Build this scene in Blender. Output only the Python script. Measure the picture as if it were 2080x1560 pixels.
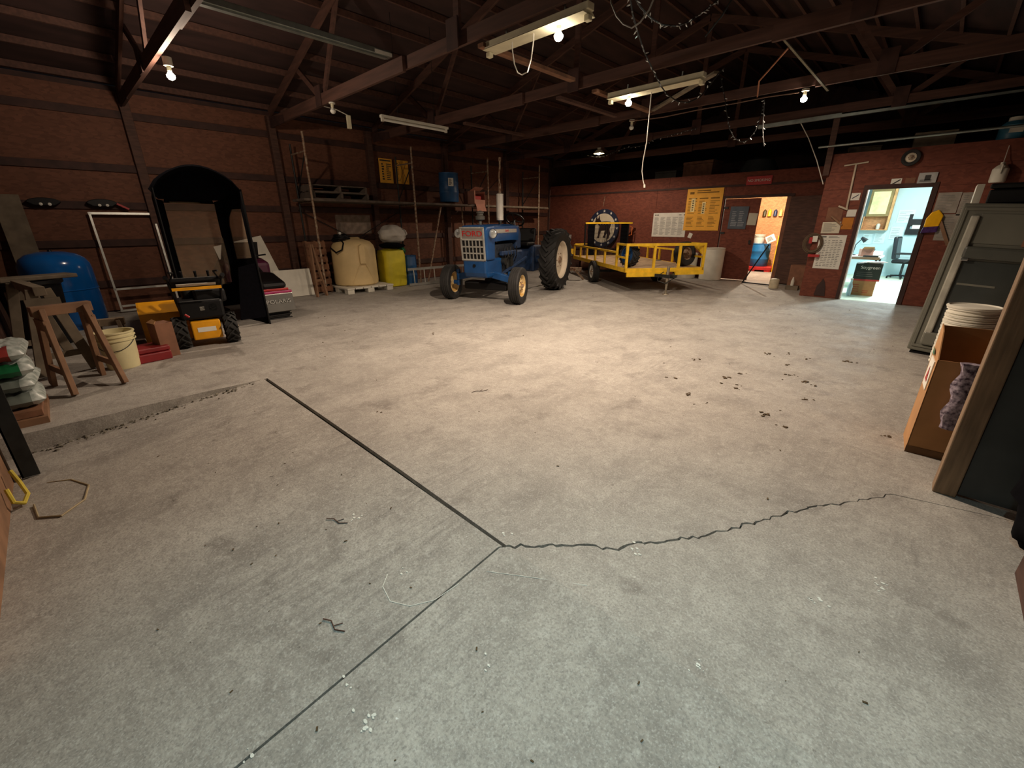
import bpy, bmesh, math, random
from mathutils import Matrix, Vector
for o in list(bpy.data.objects): bpy.data.objects.remove(o)
SC = bpy.context.scene; COL = SC.collection
R = math.radians
UX, UY, UZ = (1, 0, 0), (0, 1, 0), (0, 0, 1)
random.seed(7)

# ------------------------------------------------------------------ camera
F_PX, YAW, PITCH, ROLL, EYE = 862.0, 43.87, 20.66, 0.16, 1.5
cam_d = bpy.data.cameras.new('camera'); cam = bpy.data.objects.new('camera', cam_d); COL.objects.link(cam)
cam_d.sensor_fit = 'HORIZONTAL'; cam_d.sensor_width = 36; cam_d.lens = 36 * F_PX / 2080
cam_d.clip_start = .02; cam_d.clip_end = 200
cam.matrix_world = (Matrix.Translation((0, 0, EYE)) @ Matrix.Rotation(R(YAW), 4, 'Z') @
                    Matrix.Rotation(R(90 - PITCH), 4, 'X') @ Matrix.Rotation(R(-ROLL), 4, 'Z'))
SC.camera = cam
# ------------------------------------------------------------------ world, exposure
w = bpy.data.worlds.new('night'); SC.world = w; w.use_nodes = True
w.node_tree.nodes['Background'].inputs[0].default_value = (.55, .65, .8, 1)
w.node_tree.nodes['Background'].inputs[1].default_value = .004
VS = SC.view_settings; VS.view_transform = 'Standard'; VS.look = 'None'; VS.gamma = 1; VS.use_curve_mapping = False
VS.exposure = 0.0
# lamp powers (each lamp is built with its fixture further down)
P_MAIN, P_LEFT, P_SECOND, P_RIGHT, P_FAR, P_OFFICE, P_STORE, P_FRONT = 740, 95, 170, 140, 190, 190, 320, 250
WARM = (1, .79, .6); COOL = (.7, 1, 1); OFFICE = (.8, .97, 1)

# ------------------------------------------------------------------ materials
def lin(c):
    r = []
    for v in c:
        v /= 255.0
        r.append(v / 12.92 if v <= .04045 else ((v + .055) / 1.055) ** 2.4)
    return r
MATS = {}
def new_mat(name):
    m = bpy.data.materials.new(name); m.use_nodes = True
    nt = m.node_tree; b = nt.nodes['Principled BSDF']
    return m, nt, b
def mat(name, rgb, rough=.6, metal=0., var=.18, scale=6., stretch=(1, 1, 1), bump=.0, rgb2=None, emis=0., alpha=1., spec=.5, trans=0.):
    """procedural: two noise octaves vary the colour, optional bump, optional second colour (rust, wear)"""
    if name in MATS: return MATS[name]
    m, nt, b = new_mat(name); N = nt.nodes; L = nt.links
    c = lin(rgb)
    tc = N.new('ShaderNodeTexCoord'); mp = N.new('ShaderNodeMapping'); mp.inputs['Scale'].default_value = stretch
    L.new(tc.outputs['Object'], mp.inputs['Vector'])
    nz = N.new('ShaderNodeTexNoise'); nz.inputs['Scale'].default_value = scale; nz.inputs['Detail'].default_value = 6
    L.new(mp.outputs['Vector'], nz.inputs['Vector'])
    cr = N.new('ShaderNodeValToRGB')
    cr.color_ramp.elements[0].position = .35; cr.color_ramp.elements[1].position = .68
    c2 = lin(rgb2) if rgb2 else [min(1, v * (1 + var)) for v in c]
    c1 = c if rgb2 else [v * (1 - var) for v in c]
    cr.color_ramp.elements[0].color = (*c1, 1); cr.color_ramp.elements[1].color = (*c2, 1)
    L.new(nz.outputs['Fac'], cr.inputs['Fac']); L.new(cr.outputs['Color'], b.inputs['Base Color'])
    b.inputs['Roughness'].default_value = rough; b.inputs['Metallic'].default_value = metal
    b.inputs['Specular IOR Level'].default_value = spec
    if trans: b.inputs['Transmission Weight'].default_value = trans
    if alpha < 1: b.inputs['Alpha'].default_value = alpha
    if emis:
        b.inputs['Emission Color'].default_value = (*c, 1); b.inputs['Emission Strength'].default_value = emis
    if bump:
        bp = N.new('ShaderNodeBump'); bp.inputs['Strength'].default_value = bump; bp.inputs['Distance'].default_value = .01
        L.new(nz.outputs['Fac'], bp.inputs['Height']); L.new(bp.outputs['Normal'], b.inputs['Normal'])
    MATS[name] = m; return m
def osb(name, rgb, k=.35, scale=14):
    if name in MATS: return MATS[name]
    m, nt, b = new_mat(name); N = nt.nodes; L = nt.links
    tc = N.new('ShaderNodeTexCoord'); vo = N.new('ShaderNodeTexVoronoi'); vo.inputs['Scale'].default_value = scale
    mp = N.new('ShaderNodeMapping'); mp.inputs['Scale'].default_value = (1, 1, 2.2)
    L.new(tc.outputs['Object'], mp.inputs['Vector']); L.new(mp.outputs['Vector'], vo.inputs['Vector'])
    nz = N.new('ShaderNodeTexNoise'); nz.inputs['Scale'].default_value = 2.3; nz.inputs['Detail'].default_value = 8
    L.new(tc.outputs['Object'], nz.inputs['Vector'])
    mx = N.new('ShaderNodeMix'); mx.data_type = 'RGBA'; c = lin(rgb)
    mx.inputs['A'].default_value = (*[v * (1 - k) for v in c], 1); mx.inputs['B'].default_value = (*[min(1, v * (1 + k)) for v in c], 1)
    sp = N.new('ShaderNodeSeparateColor'); L.new(vo.outputs['Color'], sp.inputs['Color'])
    ad = N.new('ShaderNodeMath'); ad.operation = 'MULTIPLY_ADD'; ad.inputs[1].default_value = .55
    L.new(sp.outputs['Red'], ad.inputs[0])
    ml = N.new('ShaderNodeMath'); ml.operation = 'MULTIPLY'; ml.inputs[1].default_value = .5; L.new(nz.outputs['Fac'], ml.inputs[0])
    L.new(ml.outputs[0], ad.inputs[2]); L.new(ad.outputs[0], mx.inputs['Factor'])
    L.new(mx.outputs['Result'], b.inputs['Base Color']); b.inputs['Roughness'].default_value = .7
    b.inputs['Specular IOR Level'].default_value = .25
    bp = N.new('ShaderNodeBump'); bp.inputs['Strength'].default_value = .15; bp.inputs['Distance'].default_value = .004
    L.new(sp.outputs['Red'], bp.inputs['Height']); L.new(bp.outputs['Normal'], b.inputs['Normal'])
    MATS[name] = m; return m
def concrete():
    m, nt, b = new_mat('worn_concrete'); N = nt.nodes; L = nt.links
    tc = N.new('ShaderNodeTexCoord')
    def noise(scale, det=8, st=(1, 1, 1), rz=0):
        mp = N.new('ShaderNodeMapping'); mp.inputs['Scale'].default_value = st; mp.inputs['Rotation'].default_value = (0, 0, rz)
        L.new(tc.outputs['Object'], mp.inputs['Vector'])
        n = N.new('ShaderNodeTexNoise'); n.inputs['Scale'].default_value = scale; n.inputs['Detail'].default_value = det
        n.inputs['Roughness'].default_value = .62
        L.new(mp.outputs['Vector'], n.inputs['Vector']); return n.outputs['Fac']
    def ramp(src, p0, p1, a=0., z=1.):
        r = N.new('ShaderNodeMapRange'); r.clamp = True
        r.inputs['From Min'].default_value = p0; r.inputs['From Max'].default_value = p1
        r.inputs['To Min'].default_value = a; r.inputs['To Max'].default_value = z
        L.new(src, r.inputs['Value']); return r.outputs['Result']
    def mix(fac, a, bb):
        x = N.new('ShaderNodeMix'); x.data_type = 'RGBA'
        if isinstance(fac, float): x.inputs['Factor'].default_value = fac
        else: L.new(fac, x.inputs['Factor'])
        for s, v in (('A', a), ('B', bb)):
            if isinstance(v, tuple): x.inputs[s].default_value = (*v, 1)
            else: L.new(v, x.inputs[s])
        return x.outputs['Result']
    def mul(a, bb):
        x = N.new('ShaderNodeMath'); x.operation = 'MULTIPLY'; L.new(a, x.inputs[0])
        if isinstance(bb, float): x.inputs[1].default_value = bb
        else: L.new(bb, x.inputs[1])
        return x.outputs[0]
    c = mix(ramp(noise(.9), .3, .7), (.33, .305, .27), (.475, .445, .40))
    c = mix(ramp(noise(4.5), .42, .72, 0, .7), c, (.27, .245, .22))            # mottling
    c = mix(ramp(noise(1.3, 9, (1.9, 1, 1), R(-35)), .49, .68, 0, .7), c, (.21, .19, .17))   # dragged grime
    c = mix(mul(ramp(noise(3.0, 12, (11, 1, 1), 0), .48, .66, 0, .5), ramp(noise(.55, 4), .5, .62)), c, (.15, .135, .125))
    c = mix(mul(ramp(noise(2.2, 12, (1, 7, 1), R(-25)), .52, .68, 0, .4), ramp(noise(.7, 4, (1, 1, 1), 1.), .5, .6)), c, (.18, .155, .135))  # scuffs
    c = mix(ramp(noise(2.1, 9, (7, 1, 1), R(20)), .64, .76, 0, .4), c, (.55, .52, .47))    # pale scratches
    c = mix(ramp(noise(2.6, 4), .59, .7, 0, .65), c, (.15, .13, .115))           # oil spots
    c = mix(mul(ramp(noise(26, 3), .66, .72), ramp(noise(1.3, 3), .5, .62)), c, (.10, .085, .07))   # dirt specks
    c = mix(mul(ramp(noise(31, 3), .69, .73), ramp(noise(1.7, 3), .52, .62)), c, (.80, .80, .77))   # paint flecks
    c = mix(ramp(noise(17, 9), .48, .7, 0, .5), c, (.22, .2, .18))               # blotches
    c = mix(ramp(noise(23, 9, (1, 1, 1), 2.), .52, .72, 0, .45), c, (.58, .555, .51))
    c = mix(ramp(noise(95, 5), .45, .68, 0, .7), c, (.19, .175, .16))             # fine grain
    c = mix(ramp(noise(120, 5, (1, 1, 1), 1.), .52, .7, 0, .5), c, (.62, .6, .56))
    L.new(c, b.inputs['Base Color'])
    L.new(ramp(noise(3), .3, .7, .62, .85), b.inputs['Roughness']); b.inputs['Specular IOR Level'].default_value = .3
    bp = N.new('ShaderNodeBump'); bp.inputs['Strength'].default_value = .35; bp.inputs['Distance'].default_value = .006
    L.new(noise(38, 8), bp.inputs['Height']); L.new(bp.outputs['Normal'], b.inputs['Normal'])
    return m
M_CONC = concrete()
M_RED = osb('red_stained_board', (112, 62, 48)); M_OSB = osb('bare_oriented_strand_board', (196, 142, 98), .35, 20)
M_LEFT = osb('dark_stained_board', (104, 68, 52))
M_WOODD = mat('dark_brown_timber', (78, 52, 42), .75, var=.3, scale=5, stretch=(1, 1, 6), bump=.2)
M_GIRT = mat('dark_red_girt', (62, 38, 32), .75, var=.3, scale=6, bump=.2)
M_CHORD = mat('reddish_truss_timber', (82, 54, 44), .75, var=.25, scale=5, stretch=(.3, 4, 4), bump=.15)
M_ROOF = mat('roof_sheathing', (52, 33, 30), .8, var=.35, scale=3, stretch=(2, .4, 1), bump=.2)
M_POST = mat('weathered_post_timber', (132, 108, 84), .8, var=.25, scale=6, stretch=(6, 6, .6), bump=.3)
M_PINE = mat('pine_lumber', (132, 98, 72), .7, var=.25, scale=5, stretch=(1, 1, 1), bump=.15)
M_OLDW = mat('grey_old_lumber', (112, 100, 84), .85, var=.25, scale=6, bump=.2)
M_PALLET = mat('pallet_wood', (124, 86, 62), .85, var=.3, scale=7, bump=.25)
M_GREYPAL = mat('grey_pallet_wood', (96, 84, 74), .85, var=.3, scale=7, bump=.25)
M_STEEL = mat('galvanised_steel', (150, 156, 150), .38, .8, var=.15, scale=9)
M_DKSTEEL = mat('dark_steel', (52, 54, 54), .5, .6, var=.25, scale=9)
M_RUST = mat('rusty_steel', (176, 160, 138), .7, .3, scale=18, rgb2=(112, 66, 40), bump=.2)
M_ALU = mat('aluminium', (196, 196, 190), .4, .7, var=.1, scale=8)
M_WHITE = mat('white_enamel', (214, 212, 202), .45, var=.06, scale=4)
M_WPLAST = mat('white_plastic', (216, 212, 198), .5, var=.08, scale=5)
M_PAPER = mat('white_paper', (222, 220, 210), .8, var=.05, scale=8)
M_INK = mat('dark_ink', (52, 50, 48), .7, var=.1)
M_BLACK = mat('black_plastic', (15, 15, 17), .5, var=.2, spec=.3)
M_RUB = mat('tyre_rubber', (34, 33, 32), .75, var=.3, scale=12, bump=.15)
M_CLOTH = mat('black_canvas', (9, 9, 14), .95, var=.25, scale=25, bump=.1, spec=.08)
M_BLUE = mat('tractor_blue_paint', (22, 66, 116), .32, var=.15, scale=5)
M_DBLUE = mat('dark_blue_cast_iron', (24, 48, 82), .6, var=.35, scale=12)
M_ENG = mat('greasy_engine_iron', (44, 50, 60), .6, .4, var=.5, scale=16, bump=.3)
M_CREAMRIM = mat('cream_rim_paint', (222, 210, 190), .5, var=.08)
M_YRIM = mat('worn_yellow_white_rim', (226, 206, 160), .5, scale=9, rgb2=(190, 150, 80))
M_CHROME = mat('chrome', (210, 210, 210), .15, 1., var=.05)
M_LENS = mat('headlamp_glass', (200, 205, 205), .1, .5, var=.05)
M_REDP = mat('red_paint', (176, 34, 34), .45, var=.12)
M_YEL = mat('yellow_trailer_paint', (232, 186, 40), .5, var=.15, scale=8)
M_BYEL = mat('snowblower_yellow', (230, 160, 20), .4, var=.12)
M_PLY = mat('bed_plywood', (176, 150, 120), .8, var=.25, scale=5, bump=.2)
M_BBAR = mat('blue_barrel_plastic', (30, 104, 160), .4, var=.12)
M_DBAR = mat('blue_barrel_plastic_dull', (36, 84, 132), .45, var=.15)
M_TANK = mat('cream_polyethylene', (216, 190, 138), .55, var=.1, scale=3)
M_YJUG = mat('yellow_polyethylene', (206, 190, 40), .55, var=.12, scale=4)
M_CARD = mat('cardboard', (176, 130, 84), .8, var=.1, scale=6)
M_PCARD = mat('pinkish_cardboard', (178, 124, 104), .8, var=.1, scale=6)
M_DCARD = mat('brown_chipboard', (128, 88, 66), .8, var=.2, scale=7)
M_SHEET = mat('grey_white_sheet', (204, 198, 188), .9, var=.1, scale=5)
M_POSTY = mat('yellow_poster', (240, 176, 62), .7, var=.06)
M_BAG = mat('printed_plastic_bag', (188, 194, 190), .35, scale=16, rgb2=(112, 124, 118))
M_GREEN = mat('green_print', (22, 96, 56), .4, var=.15)
M_BULBOFF = mat('frosted_bulb', (226, 224, 214), .3, var=.04)
M_BULB = mat('lit_bulb', (255, 238, 214), .3, var=0, emis=80)
M_BULBC = mat('lit_cool_bulb', (225, 255, 240), .3, var=0, emis=45)
M_TUBEON = mat('lit_tube', (225, 248, 255), .3, var=0, emis=14)
M_FIX = mat('fixture_enamel', (214, 206, 176), .45, var=.08, scale=10)
M_WIRE = mat('black_wire', (28, 28, 28), .5, var=.1)
M_CORD = mat('white_cord', (214, 208, 196), .5, var=.05)
M_OWALL = mat('pale_blue_wall_paint', (190, 214, 220), .7, var=.04, scale=2)
M_OFLOOR = mat('pale_office_floor', (206, 216, 196), .5, var=.1, scale=3)
M_VINYL = mat('clear_vinyl', (214, 190, 160), .12, var=.05, trans=.0, alpha=.3, bump=.05, scale=3)
M_SMOKED = mat('grey_panel', (92, 90, 84), .6, var=.15, scale=4)
M_GPANEL = mat('dark_grey_sheet', (64, 68, 68), .6, var=.2, scale=4)
M_PINK = mat('magenta_trim', (170, 40, 100), .4, var=.1)
M_NAVY = mat('navy_paint', (30, 38, 62), .6, var=.15)
M_BEIGE = mat('beige_disc', (214, 202, 176), .7, var=.05)

# ------------------------------------------------------------------ mesh builder
class B:
    def __init__(s, m=None): s.v = []; s.f = []; s.m = m or Matrix.Identity(4)
    def add(s, vs, fs):
        n = len(s.v); s.v += [tuple(s.m @ Vector(p)) for p in vs]; s.f += [tuple(i + n for i in f) for f in fs]; return s
    def box(s, c, d, rz=0, rx=0, ry=0):
        m = Matrix.Translation(c) @ Matrix.Rotation(rz, 4, 'Z') @ Matrix.Rotation(ry, 4, 'Y') @ Matrix.Rotation(rx, 4, 'X')
        vs = [m @ Vector((x * d[0] / 2, y * d[1] / 2, z * d[2] / 2)) for x in (-1, 1) for y in (-1, 1) for z in (-1, 1)]
        return s.add(vs, [(0, 1, 3, 2), (4, 6, 7, 5), (0, 4, 5, 1), (2, 3, 7, 6), (0, 2, 6, 4), (1, 5, 7, 3)])
    def b2(s, a, b):
        return s.box([(a[i] + b[i]) / 2 for i in range(3)], [abs(b[i] - a[i]) for i in range(3)])
    def bar(s, p, q, w, h=None, up=(0, 0, 1)):
        h = h or w; p = Vector(p); q = Vector(q); d = (q - p); l = d.length; d.normalize()
        u = Vector(up)
        if abs(d.dot(u)) > .98: u = Vector((1, 0, 0))
        a = d.cross(u).normalized(); n = a.cross(d).normalized()
        vs = [p + d * t * l + a * x * w / 2 + n * z * h / 2 for t in (0, 1) for x in (-1, 1) for z in (-1, 1)]
        return s.add(vs, [(0, 1, 3, 2), (4, 6, 7, 5), (0, 4, 5, 1), (2, 3, 7, 6), (0, 2, 6, 4), (1, 5, 7, 3)])
    def cyl(s, p, q, r, r2=None, n=16, cap=True):
        r2 = r if r2 is None else r2; p = Vector(p); q = Vector(q); d = (q - p).normalized()
        u = Vector((0, 0, 1)) if abs(d.z) < .9 else Vector((1, 0, 0))
        a = d.cross(u).normalized(); b = d.cross(a)
        vs = []
        for c, rr in ((p, r), (q, r2)):
            for i in range(n):
                t = 2 * math.pi * i / n; vs.append(c + (a * math.cos(t) + b * math.sin(t)) * rr)
        fs = [(i, (i + 1) % n, n + (i + 1) % n, n + i) for i in range(n)]
        if cap: fs += [tuple(range(n))[::-1], tuple(range(n, 2 * n))]
        return s.add(vs, fs)
    def lathe(s, prof, n=24, c=(0, 0, 0), axis='z', sq=0):
        """prof = [(radius, height)]; sq>0 squares the section off"""
        vs = []
        for r, h in prof:
            for i in range(n):
                t = 2 * math.pi * i / n; x, y = math.cos(t), math.sin(t)
                if sq:
                    k = (abs(x) ** (2 + sq) + abs(y) ** (2 + sq)) ** (-1 / (2 + sq)); x *= k; y *= k
                x *= r; y *= r
                v = {'z': (x, y, h), 'x': (h, x, y), 'y': (y, h, x)}[axis]
                vs.append((v[0] + c[0], v[1] + c[1], v[2] + c[2]))
        fs = []
        for k in range(len(prof) - 1):
            fs += [(k * n + i, k * n + (i + 1) % n, (k + 1) * n + (i + 1) % n, (k + 1) * n + i) for i in range(n)]
        if prof[0][0] > 1e-4: fs.append(tuple(range(n))[::-1])
        if prof[-1][0] > 1e-4: fs.append(tuple(range((len(prof) - 1) * n, len(prof) * n)))
        return s.add(vs, fs)
    def tube(s, pts, r, n=6, closed=False):
        P = [Vector(p) for p in pts]; vs = []; m = len(P)
        a = None
        for i in range(m):
            d = (P[(i + 1) % m] - P[i - 1]) if closed else (P[min(i + 1, m - 1)] - P[max(i - 1, 0)])
            d.normalize()
            if a is None:
                u = Vector((0, 0, 1)) if abs(d.z) < .9 else Vector((1, 0, 0)); a = d.cross(u).normalized()
            else:
                a = (a - d * a.dot(d)).normalized()
            b = d.cross(a)
            for k in range(n):
                t = 2 * math.pi * k / n; vs.append(P[i] + (a * math.cos(t) + b * math.sin(t)) * r)
        fs = []
        for i in range(m if closed else m - 1):
            j = (i + 1) % m
            fs += [(i * n + k, i * n + (k + 1) % n, j * n + (k + 1) % n, j * n + k) for k in range(n)]
        if not closed: fs += [tuple(range(n))[::-1], tuple(range((m - 1) * n, m * n))]
        return s.add(vs, fs)
    def prism(s, poly, o, u, v, t):
        """polygon in the u,v plane at o, thickened by t along u x v"""
        o, u, v = Vector(o), Vector(u).normalized(), Vector(v).normalized(); n = u.cross(v) * t; k = len(poly)
        vs = [o + u * a + v * b for a, b in poly] + [o + u * a + v * b + n for a, b in poly]
        return s.add(vs, [tuple(range(k))[::-1], tuple(range(k, 2 * k))] + [(i, (i + 1) % k, k + (i + 1) % k, k + i) for i in range(k)])
    def mesh(s, name):
        m = bpy.data.meshes.new(name); m.from_pydata(s.v, [], s.f); m.update(); 
        bm = bmesh.new(); bm.from_mesh(m); bmesh.ops.delete(bm, geom=[v for v in bm.verts if not v.link_faces], context='VERTS'); bmesh.ops.recalc_face_normals(bm, faces=bm.faces); bm.to_mesh(m); bm.free()
        return m
    def build(s, name, material, parent=None, smooth=False, bevel=0, sub=0):
        o = bpy.data.objects.new(name, s.mesh(name)); COL.objects.link(o); o.data.materials.append(material)
        if parent is not None: o.parent = parent
        if smooth:
            o.data.polygons.foreach_set('use_smooth', [True] * len(o.data.polygons)); o.data.set_sharp_from_angle(angle=R(38))
        if bevel:
            md = o.modifiers.new('bevel', 'BEVEL'); md.width = bevel; md.segments = 2; md.limit_method = 'ANGLE'
        if sub:
            md = o.modifiers.new('sub', 'SUBSURF'); md.levels = md.render_levels = sub
        return o
def frame(o, u, v):
    u = Vector(u).normalized(); v = Vector(v).normalized(); n = u.cross(v)
    return Matrix(((u.x, v.x, n.x, o[0]), (u.y, v.y, n.y, o[1]), (u.z, v.z, n.z, o[2]), (0, 0, 0, 1)))
def tag(o, label=None, cat=None, group=None, kind=None):
    if label: o['label'] = label
    if cat: o['category'] = cat
    if group: o['group'] = group
    if kind: o['kind'] = kind
    return o
def thing(name, label, cat, loc=(0, 0, 0), rz=0, group=None, m=None):
    o = bpy.data.objects.new(name, None); COL.objects.link(o); o.empty_display_size = .1
    o.matrix_world = m if m is not None else Matrix.Translation(loc) @ Matrix.Rotation(rz, 4, 'Z')
    return tag(o, label, cat, group)
def struct(name): 
    o = bpy.data.objects.new(name, None); COL.objects.link(o); o['kind'] = 'structure'; return o
def text(s, size, material, name, parent, m, ext=.002, sx=1.):
    cu = bpy.data.curves.new(name, 'FONT'); cu.body = s; cu.size = size; cu.extrude = ext; cu.align_x = 'CENTER'; cu.align_y = 'CENTER'
    t = bpy.data.objects.new(name, cu); COL.objects.link(t)
    me = bpy.data.meshes.new_from_object(t); bpy.data.objects.remove(t)
    o = bpy.data.objects.new(name, me); COL.objects.link(o); me.materials.clear(); me.materials.append(material)
    o.parent = parent; o.matrix_local = m @ Matrix.Diagonal((sx, 1, 1, 1)); return o
def copy_tree(o, parent=None):
    c = o.copy(); COL.objects.link(c); c.parent = parent
    if parent is not None: c.matrix_local = o.matrix_local
    for ch in list(o.children): copy_tree(ch, c)
    return c
def lamp(name, loc, power, color, parent=None, size=.05, kind='SPOT'):
    d = bpy.data.lights.new(name, kind); d.energy = power
    if kind == 'SPOT': d.spot_size = R(172 if color is WARM else 100); d.spot_blend = .35 if color is WARM else 1
    d.color = color; d.shadow_soft_size = size
    o = bpy.data.objects.new(name, d); COL.objects.link(o); o.location = loc
    if parent is not None: o.parent = parent
    return o


# ================================================================== FLOOR
rnd = random.Random(3)
CRACK = [(-1.2, 1.19), (-1.1, 1.29), (-1.02, 1.38), (-.93, 1.46), (-.79, 1.56), (-.74, 1.66), (-.67, 1.74), (-.56, 1.88), (-.5, 1.99), (-.4, 2.15), (-.34, 2.28), (-.28, 2.4), (-.21, 2.53), (-.14, 2.65), (-.06, 2.75), (.05, 2.92), (.15, 3.08)]
cr2 = []
for a, b in zip(CRACK[:-1], CRACK[1:]):
    for k in range(5):
        t = k / 5; cr2.append((a[0] + (b[0] - a[0]) * t + rnd.uniform(-.013, .013), a[1] + (b[1] - a[1]) * t + rnd.uniform(-.013, .013)))
cr2 += [(.15, 3.08), (.6, 3.2), (1.4, 3.3)]
cr2[0] = (-1.2, 1.19)
def crack_side(sgn):
    out = []
    for i, (x, y) in enumerate(cr2):
        t = i / len(cr2); wd = (.008 - .0045 * t) * sgn + rnd.uniform(-.003, .003)
        out.append((x - .83 * wd, y + .56 * wd) if i else (x, y + .012 * sgn))
    return out
step = [(-4.74 + .012 * math.sin(k * .13) + .004 * math.sin(k * .41), -.6 + 1.83 * k / 60) for k in range(61)]
slope = lambda y: -.1 * max(0, 1.2 - y)
def slab(name, poly, zf, mt, parent=None, th=.3, cut=None):
    bm = bmesh.new(); top = [bm.verts.new((x, y, zf(y))) for x, y in poly]; bot = [bm.verts.new((x, y, -th)) for x, y in poly]
    bm.faces.new(top); n = len(poly)
    for i in range(n): bm.faces.new((top[i], bot[i], bot[(i + 1) % n], top[(i + 1) % n]))
    if cut is not None:
        pass
    bmesh.ops.recalc_face_normals(bm, faces=bm.faces)
    me = bpy.data.meshes.new(name); bm.to_mesh(me); bm.free()
    o = bpy.data.objects.new(name, me); COL.objects.link(o); me.materials.append(mt)
    if parent is not None: o.parent = parent
    return o
main_poly = [(-10.8, -.7), (step[0][0], -.7)] + step + [(-4.74, 1.235), (-3.4, 1.232), (-2.2, 1.222)] + crack_side(1) + [(1.4, 17.5), (-10.8, 17.5)]
CHALK1 = [(-1.508, 0.716, -0.0476), (-1.464, 0.664, -0.0528), (-1.369, 0.645, -0.0547), (-1.281, 0.689, -0.0503), (-1.222, 0.777, -0.0415), (-1.205, 0.902, -0.029)]
CHALK2 = [(-1.161, 1.029, -0.0163), (-0.951, 1.154, -0.0038), (-0.763, 1.27, 0.0008)]
FLECKS = [(-1.031, 0.344, -0.0848), (-0.997, 0.344, -0.0848), (-1.249, 1.266, 0.0008), (-0.006, 1.876, 0.0008), (-1.219, 0.034, -0.1158), (-1.183, 0.347, -0.0845), (-0.859, 0.737, -0.0455), (-0.252, 1.239, 0.0008), (-1.996, 0.804, -0.0388), (-1.457, 0.778, -0.0414), (-0.712, 1.615, 0.0008), (0.166, 2.151, 0.0008)]
floor = slab('floor', main_poly, lambda y: 0, M_CONC); floor['kind'] = 'structure'
slab('apron_slab', [(-4.755, -.7), (-1.222, -.7), (-1.222, 1.17), (-1.21, 1.185), (-2.2, 1.19), (-3.4, 1.197), (-4.755, 1.2)], slope, M_CONC, floor)
cs = crack_side(-1)
slab('apron_slab', [(-1.212, -.7), (1.4, -.7), (1.4, 1.2), (-1.19, 1.2)][:2] + [(1.4, 1.2), (-1.185, 1.2), (-1.212, 1.17)], slope, M_CONC, floor)
slab('apron_slab', [(-1.185, 1.2), (1.4, 1.2)] + cs[1:][::-1], lambda y: 0, M_CONC, floor)
M_DIRT = mat('packed_dirt', (40, 38, 32), .95, var=.4, scale=40, bump=.4)
b = B(); 
b.add([(-4.8, 1.15, -.03), (-1.15, 1.1, -.03), (-1.15, 1.28, -.03), (-4.8, 1.28, -.03)], [(0, 1, 2, 3)])
b.add([(-1.26, -.7, -.225), (-1.16, -.7, -.225), (-1.16, 1.2, -.03), (-1.26, 1.2, -.03)], [(0, 1, 2, 3)])
for p, q in zip(cr2[:-1], cr2[1:]):
    b.add([(p[0] + .05, p[1] - .05, -.02), (q[0] + .05, q[1] - .05, -.02), (q[0] - .05, q[1] + .05, -.02), (p[0] - .05, p[1] + .05, -.02)], [(0, 1, 2, 3)])
b.build('joint_dirt', M_DIRT, floor)['kind'] = 'stuff'
# chalk lines and paint flecks on the slab
M_CHALK = mat('white_chalk', (214, 214, 206), .9, var=.1, scale=40)
def chalk(pts, w):
    b = B()
    for p, q in zip(pts[:-1], pts[1:]): b.bar(p, q, w * .7, .0012, (0, 0, 1))
    b.build('chalk_line', M_CHALK, floor)['kind'] = 'stuff'
chalk(CHALK1, .004); chalk(CHALK2, .003)
b = B()
for x, y, z in FLECKS:
    for k in range(rnd.randint(3, 9)):
        r = rnd.uniform(.003, .011); a = rnd.uniform(0, 3); dx, dy = rnd.gauss(0, .022), rnd.gauss(0, .022)
        b.prism([(r * rnd.uniform(.5, 1.2) * math.cos(t_ + a), r * .6 * math.sin(t_ + a)) for t_ in (0, 1.1, 2.2, 3.3, 4.4, 5.4)], (x + dx, y + dy, slope(y + dy) + .0004), UX, UY, .001)
b.build('paint_flecks', M_CHALK, floor)['kind'] = 'stuff'
# rubble along the broken step edge
b = B()
for k in range(110):
    y = rnd.uniform(-.5, 1.1); r = rnd.uniform(.003, .011); x = -4.735 + abs(rnd.gauss(0, .05)); z = slope(y) + r * .4
    b.box((x, y, z), (r * 2, r * 1.6, r * 1.2), rnd.uniform(0, 3), rnd.uniform(0, 1))
b.build('edge_rubble', mat('rubble', (104, 98, 86), .9, var=.3, scale=30), floor)['kind'] = 'stuff'
# mud clods, leaves and twigs scattered on the slab
DEB = [(-1.2, 4.76), (-1.22, 4.31), (-1.1, 4.39), (-1.18, 3.71), (-.71, 3.8), (-.55, 3.65), (-.53, 4.42), (-1.2, 5.78), (-1.03, 5.95), (-.82, 5.92), (-.77, 5.83), (-.46, 6.09), (-.41, 6.06), (-1.07, 4.27), (-.91, 5.44), (-.79, 5.1), (-.66, 4.91), (-.6, 4.88), (-1.27, 4.52), (-1.35, 3.79), (-1.67, 4.13), (-1.76, 4.92), (-5.02, 3.56), (-3.11, 1.6), (.06, 4.0)]
b = B()
for x, y in DEB:
    for k in range(rnd.randint(2, 5)):
        r = rnd.uniform(.004, .014); b.box((x + rnd.gauss(0, .03), y + rnd.gauss(0, .02), r * .25), (r * 2.4, r * 1.3, r * .6), rnd.uniform(0, 3))
for k in range(110):
    x, y = rnd.uniform(-9, 0), rnd.uniform(1.8, 11); r = rnd.uniform(.002, .008)
    b.box((x, y, r * .3), (r * 2.6, r * 1.2, r * .6), rnd.uniform(0, 3))
for x, y in [(.15, 1.71), (.19, 1.5), (-.74, .62), (-.02, 1.4), (-2.3, .5), (-2.1, .3), (-1.9, .9), (-.3, .9), (-2.9, .75)] + [(rnd.uniform(-4, .3), rnd.uniform(-.2, 1.1)) for k in range(40)]:
    r = rnd.uniform(.002, .006); b.box((x, y, slope(y) + r * .3), (r * 2.6, r * 1.2, r * .6), rnd.uniform(0, 3))
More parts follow.
